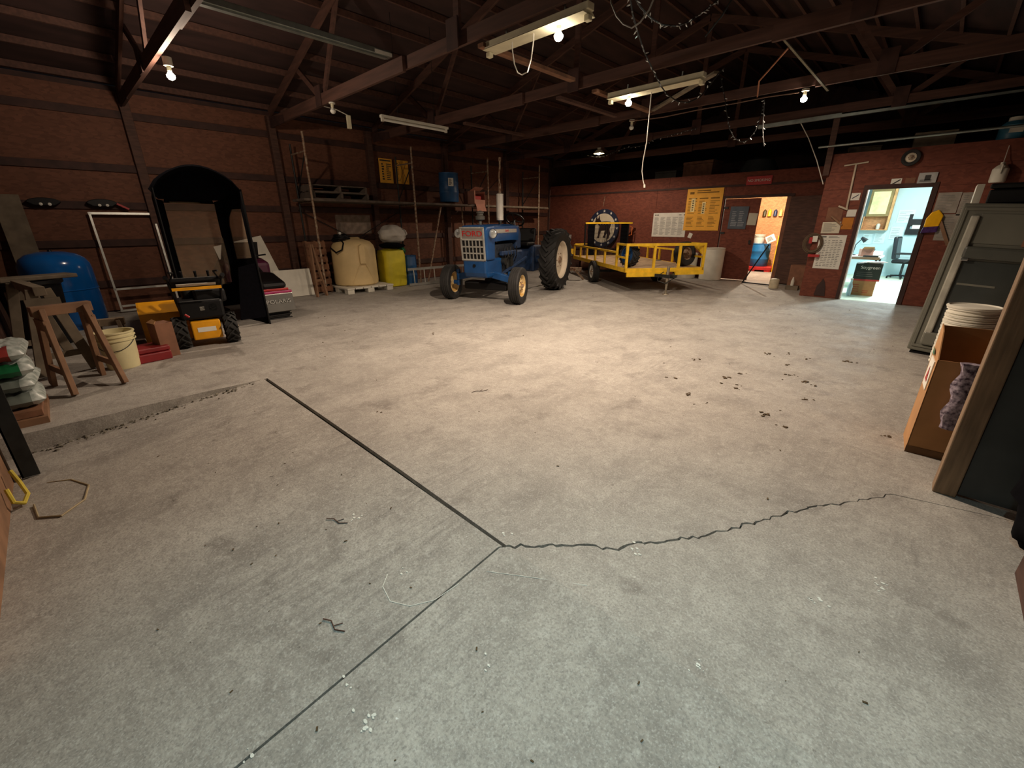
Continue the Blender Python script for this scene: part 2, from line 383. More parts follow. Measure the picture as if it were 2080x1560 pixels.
d = b.build('floor_debris', mat('mud_clods', (84, 68, 46), .95, var=.4, scale=30)); tag(d, 'dark mud clods and crumbs scattered over the concrete floor', 'debris', kind='stuff')
for nm, x, y, a, l in (('twig', -2.84, 2.51, 1.1, .16), ('twig', -2.05, .72, .4, .14), ('twig', -1.45, .42, .2, .13)):
    z = slope(y) + .003
    b = B(Matrix.Translation((x, y, z)) @ Matrix.Rotation(a, 4, 'Z'))
    b.tube([(-l / 2, 0, 0), (-l / 5, .012, .002), (l / 6, -.006, 0), (l / 2, .01, .002)], .0025, 5); b.tube([(0, 0, 0), (l * .2, .03, .003)], .0018, 5)
    lb = {-2.84: 'thin forked brown twig lying in the middle of the floor', -2.05: 'short curved twig left of the floor joint', -1.45: 'thin twig near the camera left of the straight floor joint'}[x]
    tag(b.build('twig', M_WOODD), lb, 'twig', 'twigs on the floor')

# ================================================================== LEFT WALL
WL = -10.74
wl = struct('wall_left')
POSTY = [-.75, 1.52, 3.86, 6.06, 8.38, 10.85, 13.1]
for i in range(len(POSTY) - 1):
    for z0, z1 in ((0.02, 1.215), (1.225, 2.44), (2.45, 3.62)):
        B().b2((WL - .02, POSTY[i] + .003, z0), (WL + rnd.uniform(-.002, .002), POSTY[i + 1] - .003, z1)).build('panel', M_LEFT, wl)
for i, y in enumerate(POSTY[1:6]):
    B().b2((WL, y - .07, 0), (WL + .14, y + .07, 3.6)).build('post', M_WOODD, wl, bevel=.006)
for z in (.5, 1.2, 1.82, 2.43, 3.27):
    for i in range(len(POSTY) - 1):
        B().b2((WL, POSTY[i] + (.072 if i else 0), z - .06), (WL + .045, POSTY[i + 1] - .072, z + .06)).build('girt', M_GIRT, wl, bevel=.004)
B().b2((WL - .3, -.8, -.3), (WL - .021, 17.5, 3.7)).build('outer_wall', M_GIRT, wl)
# outlines of old fittings: a pale bare patch on the boards behind the cream tank
B().b2((WL + .001, 5.0, 1.28), (WL + .008, 5.92, 1.72)).build('bare_patch', mat('bare_greyish_board', (150, 132, 118), .8, var=.25, scale=8), wl)

# ================================================================== ROOF
XR, ZR, ZE, XE = -4.6, 5.62, 3.62, 1.4
XL2 = WL - .05
def roofz(x): return ZE + (ZR - ZE) * ((x - XL2) / (XR - XL2) if x < XR else max(0, 1 - (x - XR) / (XE - XR)) )
cl = struct('ceiling')
for x0, x1 in ((XL2, XR), (XR, XE)):
    z0, z1 = roofz(x0 + 1e-4), roofz(x1 - 1e-4)
    if x1 == XR: z1 = ZR
    if x0 == XR: z0 = ZR; z1 = ZE
    n = 8
    for k in range(n):   # lapped sheathing sheets
        a, c = k / n, (k + 1) / n
        xa, xc = x0 + (x1 - x0) * a, x0 + (x1 - x0) * c; za, zc = z0 + (z1 - z0) * a + .1, z0 + (z1 - z0) * c + .1
        B().add([(xa, -.8, za), (xc, -.8, zc), (xc, 17.5, zc), (xa, 17.5, za), (xa, -.8, za + .05), (xc, -.8, zc + .05), (xc, 17.5, zc + .05), (xa, 17.5, za + .05)],
                [(0, 1, 2, 3), (7, 6, 5, 4), (0, 4, 5, 1), (1, 5, 6, 2), (2, 6, 7, 3), (3, 7, 4, 0)]).build('sheathing_sheet', M_ROOF, cl)
    for k in range(11):
        t = (k + .4) / 11; x = x0 + (x1 - x0) * t; z = z0 + (z1 - z0) * t + .045
        B().box((x, 8.3, z), (.045, 17.8, .09)).build('purlin', M_CHORD, cl)
TRY = [1.52, 3.88, 6.2, 8.5, 10.85, 13.2]
nth = ['nearest', 'second', 'third', 'fourth', 'fifth', 'farthest']
def truss(y, i):
    t = thing('roof_truss', nth[i] + ' wooden roof truss ' + ('from the viewer, bulb hanging at its left end' if i == 0 else 'counted from the viewer, spanning wall to wall') , 'truss', (0, y, 0), 0, 'wooden roof trusses')
    zc = 3.47; yy = -.03
    def pc(n, p, q, w=.045, h=.14, m=M_CHORD): B().bar(p, q, w, h).build(n, m, t)
    pc('bottom_chord', (WL + .16, yy, zc), (-5.65, yy, zc), .05, .17)
    pc('bottom_chord', (-6.3, yy + .05, zc + .02), (-1.2, yy + .05, zc + .02), .045, .14)
    pc('bottom_chord', (-1.9, yy, zc), (1.3, yy, zc), .05, .17)
    pc('top_chord', (WL + .16, yy, 3.64), (XR, yy, ZR - .1), .045, .13); pc('top_chord', (XR, yy, ZR - .1), (1.3, yy, 3.64), .045, .13)
    for x, x2 in ((-8.2, -9.1), (-8.2, -7.3), (XR, XR), (-1.1, -2.0), (-1.1, -.2)):
        pc('web', (x, yy + .05, zc), (x2, yy + .05, roofz(x2) - .04), .04, .09)
    for x in (-8.2, XR, -1.1):
        B().box((x, yy - .034, zc + .06), (.2, .016, .3)).build('gusset_plate', M_GIRT, t)
    for sx, x in ((1, WL + .17), (-1, 1.28)):
        B().prism([(0, 0), (sx * .75, 0), (sx * .75, .13), (0, .2)], (x, yy - .028, zc - .1), UX, UZ, -.016).build('heel_gusset', M_GIRT, t)
    return t
for i, y in enumerate(TRY): truss(y, i)

# ================================================================== BACK WALL (storage room), Y = 13.2
YB = 13.2
wb = struct('wall_back')
xs = [-10.72, -8.7, -6.55, -4.57]
for a, c in zip(xs[:-1], xs[1:]): B().b2((a + .003, YB, 0), (c - .003, YB + .02, 2.44)).build('panel', M_RED, wb)
B().b2((-10.72, YB, 2.445), (-6.2, YB + .02, 2.76)).build('panel', M_RED, wb); B().b2((-6.195, YB, 2.445), (-1.99, YB + .02, 2.76)).build('panel', M_RED, wb)
B().b2((-4.567, YB, 2.16), (-3.0, YB + .02, 2.44)).build('panel', M_RED, wb)
B().b2((-2.997, YB, 0), (-1.99, YB + .02, 2.44)).build('panel', M_RED, wb)
B().b2((-10.72, YB - .02, 2.42), (-1.99, YB, 2.47)).build('batten', M_GIRT, wb)
B().b2((-4.6, YB - .02, 2.13), (-2.9, YB, 2.2)).build('door_header', M_GIRT, wb)
B().b2((-3.06, YB - .015, 0), (-2.97, YB + .12, 2.13)).build('door_jamb', mat('jamb_brown', (126, 82, 62), .7, var=.2), wb)
B().b2((-4.6, YB + .021, 0), (-4.55, YB + .12, 2.13)).build('door_jamb', M_GIRT, wb)
B().b2((-10.72, YB + .02, 0), (-4.6, YB + .03, 2.64)).build('light_blocker', M_GIRT, wb); B().b2((-4.6, YB + .02, 2.14), (-2.05, YB + .03, 2.64)).build('light_blocker', M_GIRT, wb); B().b2((-2.97, YB + .02, 0), (-2.05, YB + .03, 2.14)).build('light_blocker', M_GIRT, wb)  # unseen sheets added behind the panels to stop light through the seams
# storage room behind
sr = struct('wall_storage')
B().b2((-10.72, 17.2, 0), (-2.0, 17.25, 2.7)).build('panel', M_OSB, sr)
B().b2((-2.05, 13.22, 0), (-1.97, 17.25, 2.7)).build('partition', M_OSB, sr)
B().b2((-10.7, 13.22, 2.66), (-1.97, 17.25, 2.72)).build('loft_deck', M_PLY, sr)
B().b2((-10.8, 17.26, 0), (1.5, 17.4, 5.9)).build('gable_boards', M_GIRT, sr)
# double door: left leaf closed, right leaf swung back, coloured dark to stand in for shade
dr = struct('door_1')
B().b2((-4.54, YB + .02, .02), (-3.66, YB + .055, 2.12)).build('leaf', M_RED, dr)
for z in (1.9, 1.25, .3): B().box((-4.5, YB + .012, z), (.12, .016, .05)).build('hinge', M_DKSTEEL, dr)
B().box((-3.75, YB + .005, 1.02), (.05, .03, .1)).build('latch', M_DKSTEEL, dr)
dr2 = struct('door_2')
B(Matrix.Translation((-2.96, YB - .03, 0)) @ Matrix.Rotation(R(-14), 4, 'Z')).b2((.01, -.04, .02), (.85, 0, 2.12)).build('leaf', M_WOODD, dr2)

# ================================================================== OFFICE WALL, Y = 11.25
YO = 11.25
wo = struct('wall_office')
B().b2((-1.97, YO, 0), (-1.27, YO + .02, 2.12)).build('panel', M_RED, wo)
B().b2((-.33, YO, 0), (1.4, YO + .02, 2.12)).build('panel', M_RED, wo)
B().b2((-1.97, YO, 2.123), (1.4, YO + .02, 2.44)).build('panel', M_RED, wo)
B().b2((-1.97, YO - .012, 2.443), (1.4, YO + .02, 2.77)).build('panel', M_RED, wo)
B().b2((-1.99, YO + .02, 0), (-1.95, YB - .02, 2.77)).build('side_panel', M_RED, wo)
B().b2((-1.33, YO - .02, 0), (-1.27, YO, 2.18)).build('door_casing', M_GIRT, wo)
B().b2((-.33, YO - .02, 0), (-.27, YO, 2.18)).build('door_casing', M_GIRT, wo)
B().b2((-1.27, YO - .02, 2.1), (-.33, YO, 2.18)).build('door_casing', M_GIRT, wo)
B().b2((-1.29, YO, 0), (-1.25, YO + .16, 2.1)).build('door_jamb', mat('pale_pink_jamb', (214, 190, 178), .6, var=.06), wo)
B().b2((-.35, YO, 0), (-.31, YO + .16, 2.1)).build('door_jamb', M_GIRT, wo)
B().b2((-1.26, YO - .012, 0), (-1.245, YO, 2.1)).build('door_stop', M_ALU, wo)
B().b2((-1.95, YO + .02, 2.11), (1.36, YO + .03, 2.7)).build('light_blocker', M_GIRT, wo)  # added unseen to block office light at the panel seams
wi = struct('wall_office_inside')
B().b2((-1.95, 17.2, 0), (1.4, 17.26, 2.7)).build('plasterboard', M_OWALL, wi)
B().b2((-1.95, YO + .02, 0), (-1.93, 17.2, 2.7)).build('plasterboard', M_OWALL, wi)
B().b2((1.36, YO + .02, 0), (1.4, 17.2, 2.7)).build('plasterboard', M_OWALL, wi)
B().b2((-1.97, YO + .02, 2.66), (1.4, 17.2, 2.72)).build('loft_deck', M_PLY, wi)
B().b2((-1.93, YO + .0, -.02), (1.36, 17.2, .004)).build('floor_covering', M_OFLOOR, wi)
B().b2((-1.93, 17.17, .0), (1.36, 17.2, .09)).build('baseboard', M_OWALL, wi)

# ================================================================== RIGHT AND FRONT WALLS
wr = struct('wall_right')
B().b2((1.36, -.8, -.3), (1.44, 11.25, 3.75)).build('panel', M_WOODD, wr)
B().b2((.61, -.7, -.25), (.66, 2.68, 2.4)).build('partition_board', M_WOODD, wr)
wf = struct('wall_front')
B().b2((-10.8, -.76, -.3), (-4.0, -.66, 3.62)).build('panel', M_WOODD, wf)
B().b2((-4.0, -.76, 2.9), (1.44, -.66, 5.0)).build('panel', M_WOODD, wf)
for k in range(5):   # closed overhead door behind the camera
    B().b2((-4.0, -.74, -.25 + k * .63), (1.44, -.7, .37 + k * .63)).build('door_section', M_SMOKED, wf)
B().b2((-4.35, -.66, -.2), (-2.3, -.585, .12)).build('edge_board', M_PINE, wf)
# steel door track and jamb angle at the left of the overhead door
t = thing('door_track', 'dark steel overhead door track standing at the step on the left edge', 'door track', (-4.3, -.52, 0))
B().b2((-.06, -.02, -.16), (.06, -.01, 2.6)).build('angle', M_DKSTEEL, t); B().b2((.05, -.02, -.16), (.06, .07, 2.6)).build('flange', M_DKSTEEL, t)
B().b2((-.05, .0, -.155), (-.0, .05, 2.6)).build('roller_channel', mat('blue_grey_steel', (74, 84, 88), .45, .6, var=.15), t)

# ================================================================== generic pieces
def tyre(name, parent, c, rad, wid, rim_r, rim_m, lugs=0, hub_side=1, grooves=0, lug_h=.035, rubber=M_RUB):
    """wheel with its axle along local y: tyre (with tread) and rim as parts"""
    h = wid / 2; rr = rad - (lug_h if lugs else 0)
    pr = [(rim_r, -h * .72), (rim_r + .02, -h * .9), ((rr + rim_r) / 2, -h), (rr * .965, -h * .93), (rr * .99, -h * .75)]
    if grooves:
        g = []
        for k in range(grooves):
            y = -h * .6 + 1.2 * h * k / (grooves - 1)
            g += [(rr, y - .018), (rr - .012, y - .012), (rr - .012, y - .002), (rr, y + .006)]
        pr += g
    pr += [(rr, 0)] if not grooves else []
    pr += [(rr * .99, h * .75), (rr * .965, h * .93), ((rr + rim_r) / 2, h), (rim_r + .02, h * .9), (rim_r, h * .72)]
    b = B(); b.lathe(pr, 40, c, 'y')
    b.f = [f for f in b.f if len(f) == 4]
    t = b.build(name, rubber, parent, smooth=True)
    if lugs:
        b = B(); cc = Vector(c)
        for s in (-1, 1):
            for k in range(lugs):
                a = 2 * math.pi * (k + (.5 if s > 0 else 0)) / lugs
                def P(ang, y, r): return cc + Vector((math.cos(ang) * r, y, math.sin(ang) * r))
                a1, a2 = a, a + 3.0 * 2 * math.pi / lugs * .42
                for (p, q, ap, aq, rp, rq) in ((-.02 * s, .55 * h * s, a1, (a1 + a2) / 2, rr, rr), (.5 * h * s, h * .97 * s, (a1 + a2) / 2 - .015, a2, rr, rr * .955)):
                    up = Vector((math.cos((ap + aq) / 2), 0, math.sin((ap + aq) / 2)))
                    b.bar(P(ap, p, rp), P(aq, q, rq), wid * .1, lug_h * 2, up)
        b.build('tread', rubber, parent)['kind'] = 'stuff'
    y = h * .55 * hub_side
    b = B(); b.lathe([(rim_r, -h * .72), (rim_r * 1.02, -h * .8), (rim_r * .95, -h * .7), (rim_r * .9, -h * .2), (rim_r * .9, h * .2), (rim_r * .95, h * .7), (rim_r * 1.02, h * .8), (rim_r, h * .72)], 32, c, 'y'); b.f = [f for f in b.f if len(f) == 4]
    yy = h * .25 * hub_side
    b.lathe([(rim_r * .9, yy - .006), (rim_r * .5, yy + .02 * hub_side), (rim_r * .3, yy + .04 * hub_side), (.02, yy + .045 * hub_side)], 24, c, 'y')
    b.build('rim', rim_m, parent, smooth=True)
    b = B()
    b.cyl((c[0], c[1] + yy, c[2]), (c[0], c[1] + yy + .075 * hub_side, c[2]), rim_r * .22, rim_r * .18, 12)
    for k in range(6):
        a = k * math.pi / 3; b.cyl((c[0] + math.cos(a) * rim_r * .38, c[1] + yy, c[2] + math.sin(a) * rim_r * .38), (c[0] + math.cos(a) * rim_r * .38, c[1] + yy + .05 * hub_side, c[2] + math.sin(a) * rim_r * .38), .013, None, 6)
    b.build('hub', M_RUST, parent)
    return t
def lines(b, x0, x1, y0, y1, n, z, seed=0, fill=.5, cols=1):
    r = random.Random(seed); cw = (x1 - x0) / cols
    for c in range(cols):
        for k in range(n):
            y = y1 - (y1 - y0) * (k + .5) / n; hh = (y1 - y0) / n * fill / 2
            xa = x0 + c * cw; xb = xa + cw * r.uniform(.45, .92)
            b.add([(xa, y - hh, z), (xb, y - hh, z), (xb, y + hh, z), (xa, y + hh, z)], [(0, 1, 2, 3)])
def sheet(name, label, cat, o, u, w, h, m, v=UZ, th=.004, group=None, tilt=0):
    """flat sheet hung on a wall: local x right, y up, z out of the wall"""
    mm = frame(o, u, v)
    if tilt: mm = mm @ Matrix.Rotation(tilt, 4, 'Z')
    ob = B().b2((0, 0, 0), (w, h, th)).build(name, m); ob.matrix_world = mm; return tag(ob, label, cat, group)
def quadp(b, x0, y0, x1, y1, z): b.add([(x0, y0, z), (x1, y0, z), (x1, y1, z), (x0, y1, z)], [(0, 1, 2, 3)])

# ================================================================== TRACTOR
def tractor():
    t = thing('tractor', 'blue farm tractor with silver grille and white exhaust muffler, parked mid floor', 'tractor', (-6.92, 7.05, 0), math.atan2(-.949, .316))
    # front wheels: ribbed tyres; rear wheels: lugged tyres
    for s in (-1, 1):
        w = thing('front_wheel', None, None); w.parent = t; w.location = (1.1, .78 * s, .355); w.rotation_euler.z = R(6)
        tyre('tyre', w, (0, 0, 0), .355, .21, .21, M_YRIM, grooves=4, hub_side=s)
        w = thing('rear_wheel', None, None); w.parent = t; w.location = (-1.1, .76 * s, .70)
        tyre('tyre', w, (0, 0, 0), .70, .38, .42, M_CREAMRIM, lugs=20, hub_side=s, lug_h=.045)
    # front axle, bolster, spindles
    B().bar((1.1, -.6, .47), (1.1, -.2, .55), .11, .13).bar((1.1, -.22, .55), (1.1, .22, .55), .12, .14).bar((1.1, .2, .55), (1.1, .6, .47), .11, .13).build('front_axle', M_BLUE, t, bevel=.012)
    for s in (-1, 1): B().cyl((1.1, .6 * s, .3), (1.1, .6 * s, .62), .04).cyl((1.1, .58 * s, .355), (1.1, .7 * s, .355), .045).build('spindle', M_BLUE, t, smooth=True)
    B().prism([(.75, .5), (1.38, .5), (1.44, .6), (1.46, .86), (.75, .86)], (0, .26, 0), UX, UZ, .52).build('front_bolster', M_BLUE, t, bevel=.04)
    B().cyl((1.47, 0, .74), (1.435, 0, .74), .03, None, 12).build('crank_hole', M_BLACK, t)
    B().bar((.9, -.5, .3), (.9, .5, .3), .3, .16).build('belly_weight', M_BLACK, t, bevel=.03)
    # grille shell
    shell = B().prism([(1.12, .84), (1.44, .84), (1.5, 1.40), (1.47, 1.45), (1.12, 1.47)], (0, .295, 0), UX, UZ, .59).build('grille_shell', M_BLUE, t, bevel=.03)
    # hood: top with rounded shoulders and shallow sides
    sec = [(-.28, 1.17), (-.295, 1.36), (-.27, 1.44), (-.2, 1.475), (0, 1.485), (.2, 1.475), (.27, 1.44), (.295, 1.36), (.28, 1.17)]
    b = B(); xs_ = [(1.47, 0), (.9, .012), (.3, .02), (.02, .005)]
    vs = []; n = len(sec)
    for x, dz in xs_: vs += [(x, y, z + dz) for y, z in sec]
    fs = [(k * n + i, k * n + i + 1, (k + 1) * n + i + 1, (k + 1) * n + i) for k in range(len(xs_) - 1) for i in range(n - 1)] + [tuple(range(n)), tuple(range((len(xs_) - 1) * n, len(xs_) * n))]
    fs += [(k * n, (k + 1) * n, (k + 1) * n + n - 1, k * n + n - 1) for k in range(len(xs_) - 1)]
    b.add(vs, fs).build('hood', M_BLUE, t, smooth=True)
    # grille: frame, name panel, black backing, bars
    gx = lambda z: 1.446 + (z - .84) * .107 + .004
    slope_ = Matrix.Translation((1.447, 0, .84)) @ Matrix.Rotation(math.atan(.107), 4, 'Y')
    g = slope_
    B(g).b2((0, -.235, .03), (.012, .235, .37)).build('grille_backing', M_BLACK, t)
    B(g).b2((0, -.235, .40), (.014, .235, .585)).build('name_panel', mat('dull_silver_panel', (150, 142, 138), .45, .5, var=.1), t)
    fr = B(g)
    for y in (-.245, .245): fr.b2((-.002, y - .017, .0), (.03, y + .017, .61))
    for z in (.012, .385, .598): fr.b2((-.002, -.262, z - .014), (.03, .262, z + .014))
    fr.build('grille_frame', M_ALU, t, bevel=.004)
    for k in range(1, 6): B(g).b2((.004, -.235 + .47 * k / 6 - .011, .02), (.024, -.235 + .47 * k / 6 + .011, .375)).build('grille_bar', M_ALU, t)
    for z in (.135, .255): B(g).b2((.004, -.235, z - .013), (.027, .235, z + .013)).build('grille_bar', M_ALU, t)
    tm = g @ Matrix.Translation((.018, 0, .49)) @ Matrix(((0, 0, 1, 0), (1, 0, 0, 0), (0, 1, 0, 0), (0, 0, 0, 1)))
    text('FORD', .135, M_REDP, 'lettering', t, tm, .004, 1.25)
    # headlamps
    for s in (-1, 1):
        h = thing('headlamp', None, None); h.parent = t; h.location = (1.38, .385 * s, 1.33)
        B().lathe([(.03, -.1), (.065, -.06), (.085, 0), (.088, .012)], 24, axis='x').build('bowl', M_CHROME, h, smooth=True)
        B().lathe([(.08, .012), (.06, .028), (.03, .034), (.001, .036)], 24, axis='x').build('lens', M_LENS, h, smooth=True)
        B().bar((-.03, -.02 * s, 0), (-.03, -.1 * s, 0), .03).build('bracket', M_BLUE, h)
    # side trim strips with lettering
    for s in (-1, 1):
        st = B().b2((.15, .296 * s, 1.335), (1.2, .303 * s, 1.405)).build('trim_strip', M_ALU, t)
        mm = Matrix.Translation((.62, .305 * s, 1.37)) @ Matrix(((-s, 0, 0, 0), (0, 0, s, 0), (0, 1, 0, 0), (0, 0, 0, 1)))
        text('5000', .06, M_REDP, 'lettering', t, mm, .001, 1.5)
    # engine and gearbox
    B().b2((.1, -.2, .55), (.95, .2, 1.12)).build('engine_block', M_ENG, t, bevel=.03)
    b = B()
    for k in range(4): b.cyl((.25 + k * .17, .2, .95), (.25 + k * .17, .29, .9), .035, None, 10)
    b.b2((.2, .24, .9), (.85, .31, .98)).build('manifold', M_DBLUE, t, bevel=.01)
    B().cyl((.75, .2, .78), (.75, .34, .78), .07).cyl((.45, .22, .62), (.45, .22, .9), .05).b2((.3, .2, .66), (.42, .3, .84)).build('engine_fittings', M_DKSTEEL, t, smooth=True)
    b = B()
    for k in range(5):
        r0 = random.Random(k); b.tube([(.15 + .15 * k, .24, .65 + r0.uniform(0, .1)), (.2 + .13 * k, .33, .8 + r0.uniform(0, .1)), (.1 + .16 * k, .28, 1.05)], .011, 6)
    b.build('hoses', M_BLACK, t)
    B().cyl((1.0, 0, .98), (1.02, 0, .98), .2, None, 20).build('fan', M_DKSTEEL, t)
    B().b2((-1.25, -.19, .45), (.1, .19, .95)).b2((-1.4, -.28, .42), (-.9, .28, 1.02)).build('gearbox', M_DBLUE, t, bevel=.04)
    B().cyl((-1.1, -.6, .7), (-1.1, .6, .7), .1, None, 20).build('rear_axle', M_DBLUE, t, smooth=True)
    B().bar((1.0, .28, .5), (-.4, .3, .8), .04).build('drag_link', M_DBLUE, t)
    # exhaust
    e = B().cyl((.62, .15, 1.47), (.62, .15, 1.58), .032).build('exhaust_elbow', M_DKSTEEL, t, smooth=True)
    B().lathe([(.03, 1.56), (.07, 1.575), (.07, 2.06), (.03, 2.075)], 20, (.62, .15, 0)).build('muffler', mat('silver_heat_paint', (216, 212, 204), .45, .3, var=.08), t, smooth=True)
    B().cyl((.62, .15, 2.07), (.62, .15, 2.25), .025).build('stack_pipe', M_RUST, t, smooth=True)
    B().tube([(.62, .15, 2.24), (.63, .14, 2.4), (.6, .15, 2.55), (.61, .15, 2.68)], .016, 8).cyl((.61, .15, 2.65), (.6, .15, 2.71), .025).build('stack_extension', M_RUST, t, smooth=True)
    # air pre-cleaner
    B().lathe([(.028, 1.48), (.028, 1.56), (.09, 1.58), (.095, 1.64), (.06, 1.66), (.06, 1.69), (.075, 1.70), (.075, 1.72), (.02, 1.745)], 20, (1.05, -.07, 0)).build('pre_cleaner', M_SMOKED, t, smooth=True)
    # dash, steering wheel, levers, seat
    B().prism([(.02, 1.1), (.04, 1.47), (-.12, 1.47), (-.22, 1.3), (-.22, 1.0), (.02, 1.0)], (0, .24, 0), UX, UZ, .48).build('dash', M_DBLUE, t, bevel=.02)
    B().cyl((-.05, .05, 1.4), (-.3, .05, 1.58), .022).build('steering_column', M_DKSTEEL, t)
    mm = Matrix.Translation((-.3, .05, 1.59)) @ Matrix.Rotation(R(-38), 4, 'Y')
    b = B(mm); b.tube([(.21 * math.cos(a * math.pi / 14), .21 * math.sin(a * math.pi / 14), 0) for a in range(28)], .016, 8, True)
    for k in range(3):
        a = k * 2.094; b.cyl((0, 0, -.03), (.2 * math.cos(a), .2 * math.sin(a), 0), .009, None, 6)
    b.build('steering_wheel', M_BLACK, t, smooth=True)
    B().cyl((.0, .2, 1.47), (.12, .24, 1.56), .012, None, 8).build('throttle_lever', M_ALU, t)
    B().b2((-1.05, -.24, 1.02), (-.62, .24, 1.1)).box((-1.1, 0, 1.25), (.07, .46, .32), 0, 0, -.2).build('seat', M_BLACK, t, bevel=.03)
    for s in (-1, 1): B().bar((-1.3, .2 * s, .5), (-1.95, .3 * s, .35), .05, .07).build('lift_arm', M_DKSTEEL, t)
    return t
tractor()

# ================================================================== TRAILER
def trailer():
    t = thing('utility_trailer', 'yellow flatbed utility trailer with railed sides, parked by the back wall', 'trailer', (-4.98, 8.85, 0), math.atan2(-.62, .785))
    L_, W_ = 4.3, 1.9; zb = .55
    # bed boards
    n = 10
    for k in range(n):
        y0 = .03 + (W_ - .06) * k / n; B().b2((-L_ + .05, y0 + .003, zb - .03), (-.04, y0 + (W_ - .06) / n - .003, zb + random.uniform(0, .004))).build('bed_board', M_PLY, t)
    for n_, p, q in (('side_beam', (-L_, .025, zb - .04), (0, .025, zb - .04)), ('side_beam', (-L_, W_ - .025, zb - .04), (0, W_ - .025, zb - .04)), ('end_beam', (-.025, 0, zb - .04), (-.025, W_, zb - .04)), ('end_beam', (-L_ + .025, 0, zb - .04), (-L_ + .025, W_, zb - .04))):
        B().bar(p, q, .05, .09).build(n_, M_YEL, t, bevel=.006)
    B().bar((.0, .05, zb - .13), (.0, .98, zb - .13), .05, .1).build('draw_beam', M_YEL, t); B().bar((.0, 1.2, zb - .1), (.0, W_, zb - .1), .05, .1).build('draw_beam', M_YEL, t)
    top = 1.06
    # front rail
    B().bar((-.02, 0, top), (-.02, W_, top), .05, .06).build('front_rail', M_YEL, t, bevel=.006)
    for y in (.03, .68, 1.28, W_ - .03): B().bar((-.02, y, zb), (-.02, y, top - .02), .055, .05).build('rail_post', M_YEL, t, bevel=.005)
    # side rails: tall section at the front, low section behind
    for y in (.03, W_ - .03):
        B().bar((-.05, y, top), (-.62, y, top), .045).build('upper_side_rail', M_YEL, t); B().bar((-.05, y, .78), (-.6, y, .78), .04).build('middle_side_rail', M_YEL, t)
        B().bar((-.62, y, zb), (-.62, y, top + .02), .05).build('rail_post', M_YEL, t, bevel=.005)
        B().bar((-.64, y, .87), (-L_, y, .87), .045).build('low_side_rail', M_YEL, t, bevel=.005)
        for x in (-1.45, -2.2, -2.95, -3.6, -L_ + .03): B().bar((x, y, zb), (x, y, .86), .05).build('rail_post', M_YEL, t, bevel=.005)
    B().prism([(0, 0), (-.5, 0), (0, -.2)], (-.05, W_ - .055, top - .02), UX, UZ, .012).build('corner_gusset', M_YEL, t)
    B().bar((-L_, .05, .9), (-L_, .55, .9), .04).build('rear_rail', M_YEL, t)
    B().box((-L_ - .03, -.04, .68), (.12, .12, .16)).build('tail_lamp_box', M_YEL, t)
    # black mesh tailgate standing up at the rear
    gt = thing('tailgate', None, None); gt.parent = t; gt.location = (-L_ + .02, .35, zb)
    B().bar((0, -.0, .97), (0, 1.52, .97), .05).build('top_bar', M_YEL, gt)
    for y in (.0, 1.4): B().bar((0, y, 0), (0, y, .95), .04).build('frame_post', M_BLACK, gt)
    B().bar((0, .2, 0), (0, .2, .95), .22, .01, (1, 0, 0)).bar((0, 1.27, 0), (0, 1.27, .95), .22, .01, (1, 0, 0)).build('rubber_flap', M_CLOTH, gt)
    b = B()
    for k in range(35): b.bar((0, .02 + k * .04, .01), (0, .02 + k * .04, .95), .007)
    for k in range(24): b.bar((.004, .0, .02 + k * .04), (.004, 1.4, .02 + k * .04), .006)
    b.build('wire_mesh', M_BLACK, gt)['kind'] = 'stuff'
    for y in (.66, .72): B().bar((.01, y, 0), (.01, y, .95), .02).build('stiffener', M_BLACK, gt)
    B().tube([(0, 1.44, .6), (0, 1.53, .62), (0, 1.53, .85), (0, 1.44, .88)], .012, 6).build('latch_loop', mat('orange_latch', (226, 120, 50), .5), gt)
    # running gear
    for s, y in ((-1, .08), (1, W_ - .08)):
        w = thing('road_wheel', None, None); w.parent = t; w.location = (-2.1, y - .1 * s * -1 if s < 0 else y - .02, .285)
        tyre('tyre', w, (0, 0, 0), .285, .17, .165, M_WHITE, grooves=4, hub_side=s)
        b = B(); pts = [(-2.1 + .34 * math.cos(R(a)), .285 + .2 + .0 + .0 * a + .12 * math.sin(R(a))) for a in range(0, 181, 15)]
        for (x0, z0), (x1, z1) in zip(pts[:-1], pts[1:]): b.bar((x0, y + (.1 if s < 0 else -.02), min(z0, .47)), (x1, y + (.1 if s < 0 else -.02), min(z1, .47)), .2, .01)
        b.build('mudguard', M_SMOKED, t)
    B().bar((-2.1, .1, .3), (-2.1, W_ - .1, .3), .06).build('axle', M_DKSTEEL, t)
    # drawbar and jack
    B().bar((-.3, .55, .40), (.36, .93, .40), .05, .07).build('drawbar', M_DKSTEEL, t); B().bar((-.3, 1.35, .40), (.36, .97, .40), .05, .07).build('drawbar', M_DKSTEEL, t)
    B().box((.42, .95, .42), (.2, .08, .06)).build('coupler', M_DKSTEEL, t, bevel=.015)
    B().cyl((.27, .9, .2), (.27, .9, .62), .032).cyl((.27, .9, .02), (.27, .9, .22), .024).cyl((.27, .9, 0), (.27, .9, .02), .07, .06).bar((.27, .9, .6), (.27, 1.02, .6), .02).build('jack', mat('worn_grey_jack', (150, 140, 122), .5, .4, var=.2, scale=12), t, smooth=True)
    B().tube([(.28, .8, .5), (.2, .72, .42), (.22, .7, .3), (.3, .85, .25), (.45, .97, .38)], .01, 6).build('safety_chain', M_DKSTEEL, t)
    return t
TRL = trailer()
TM = TRL.matrix_world.copy()
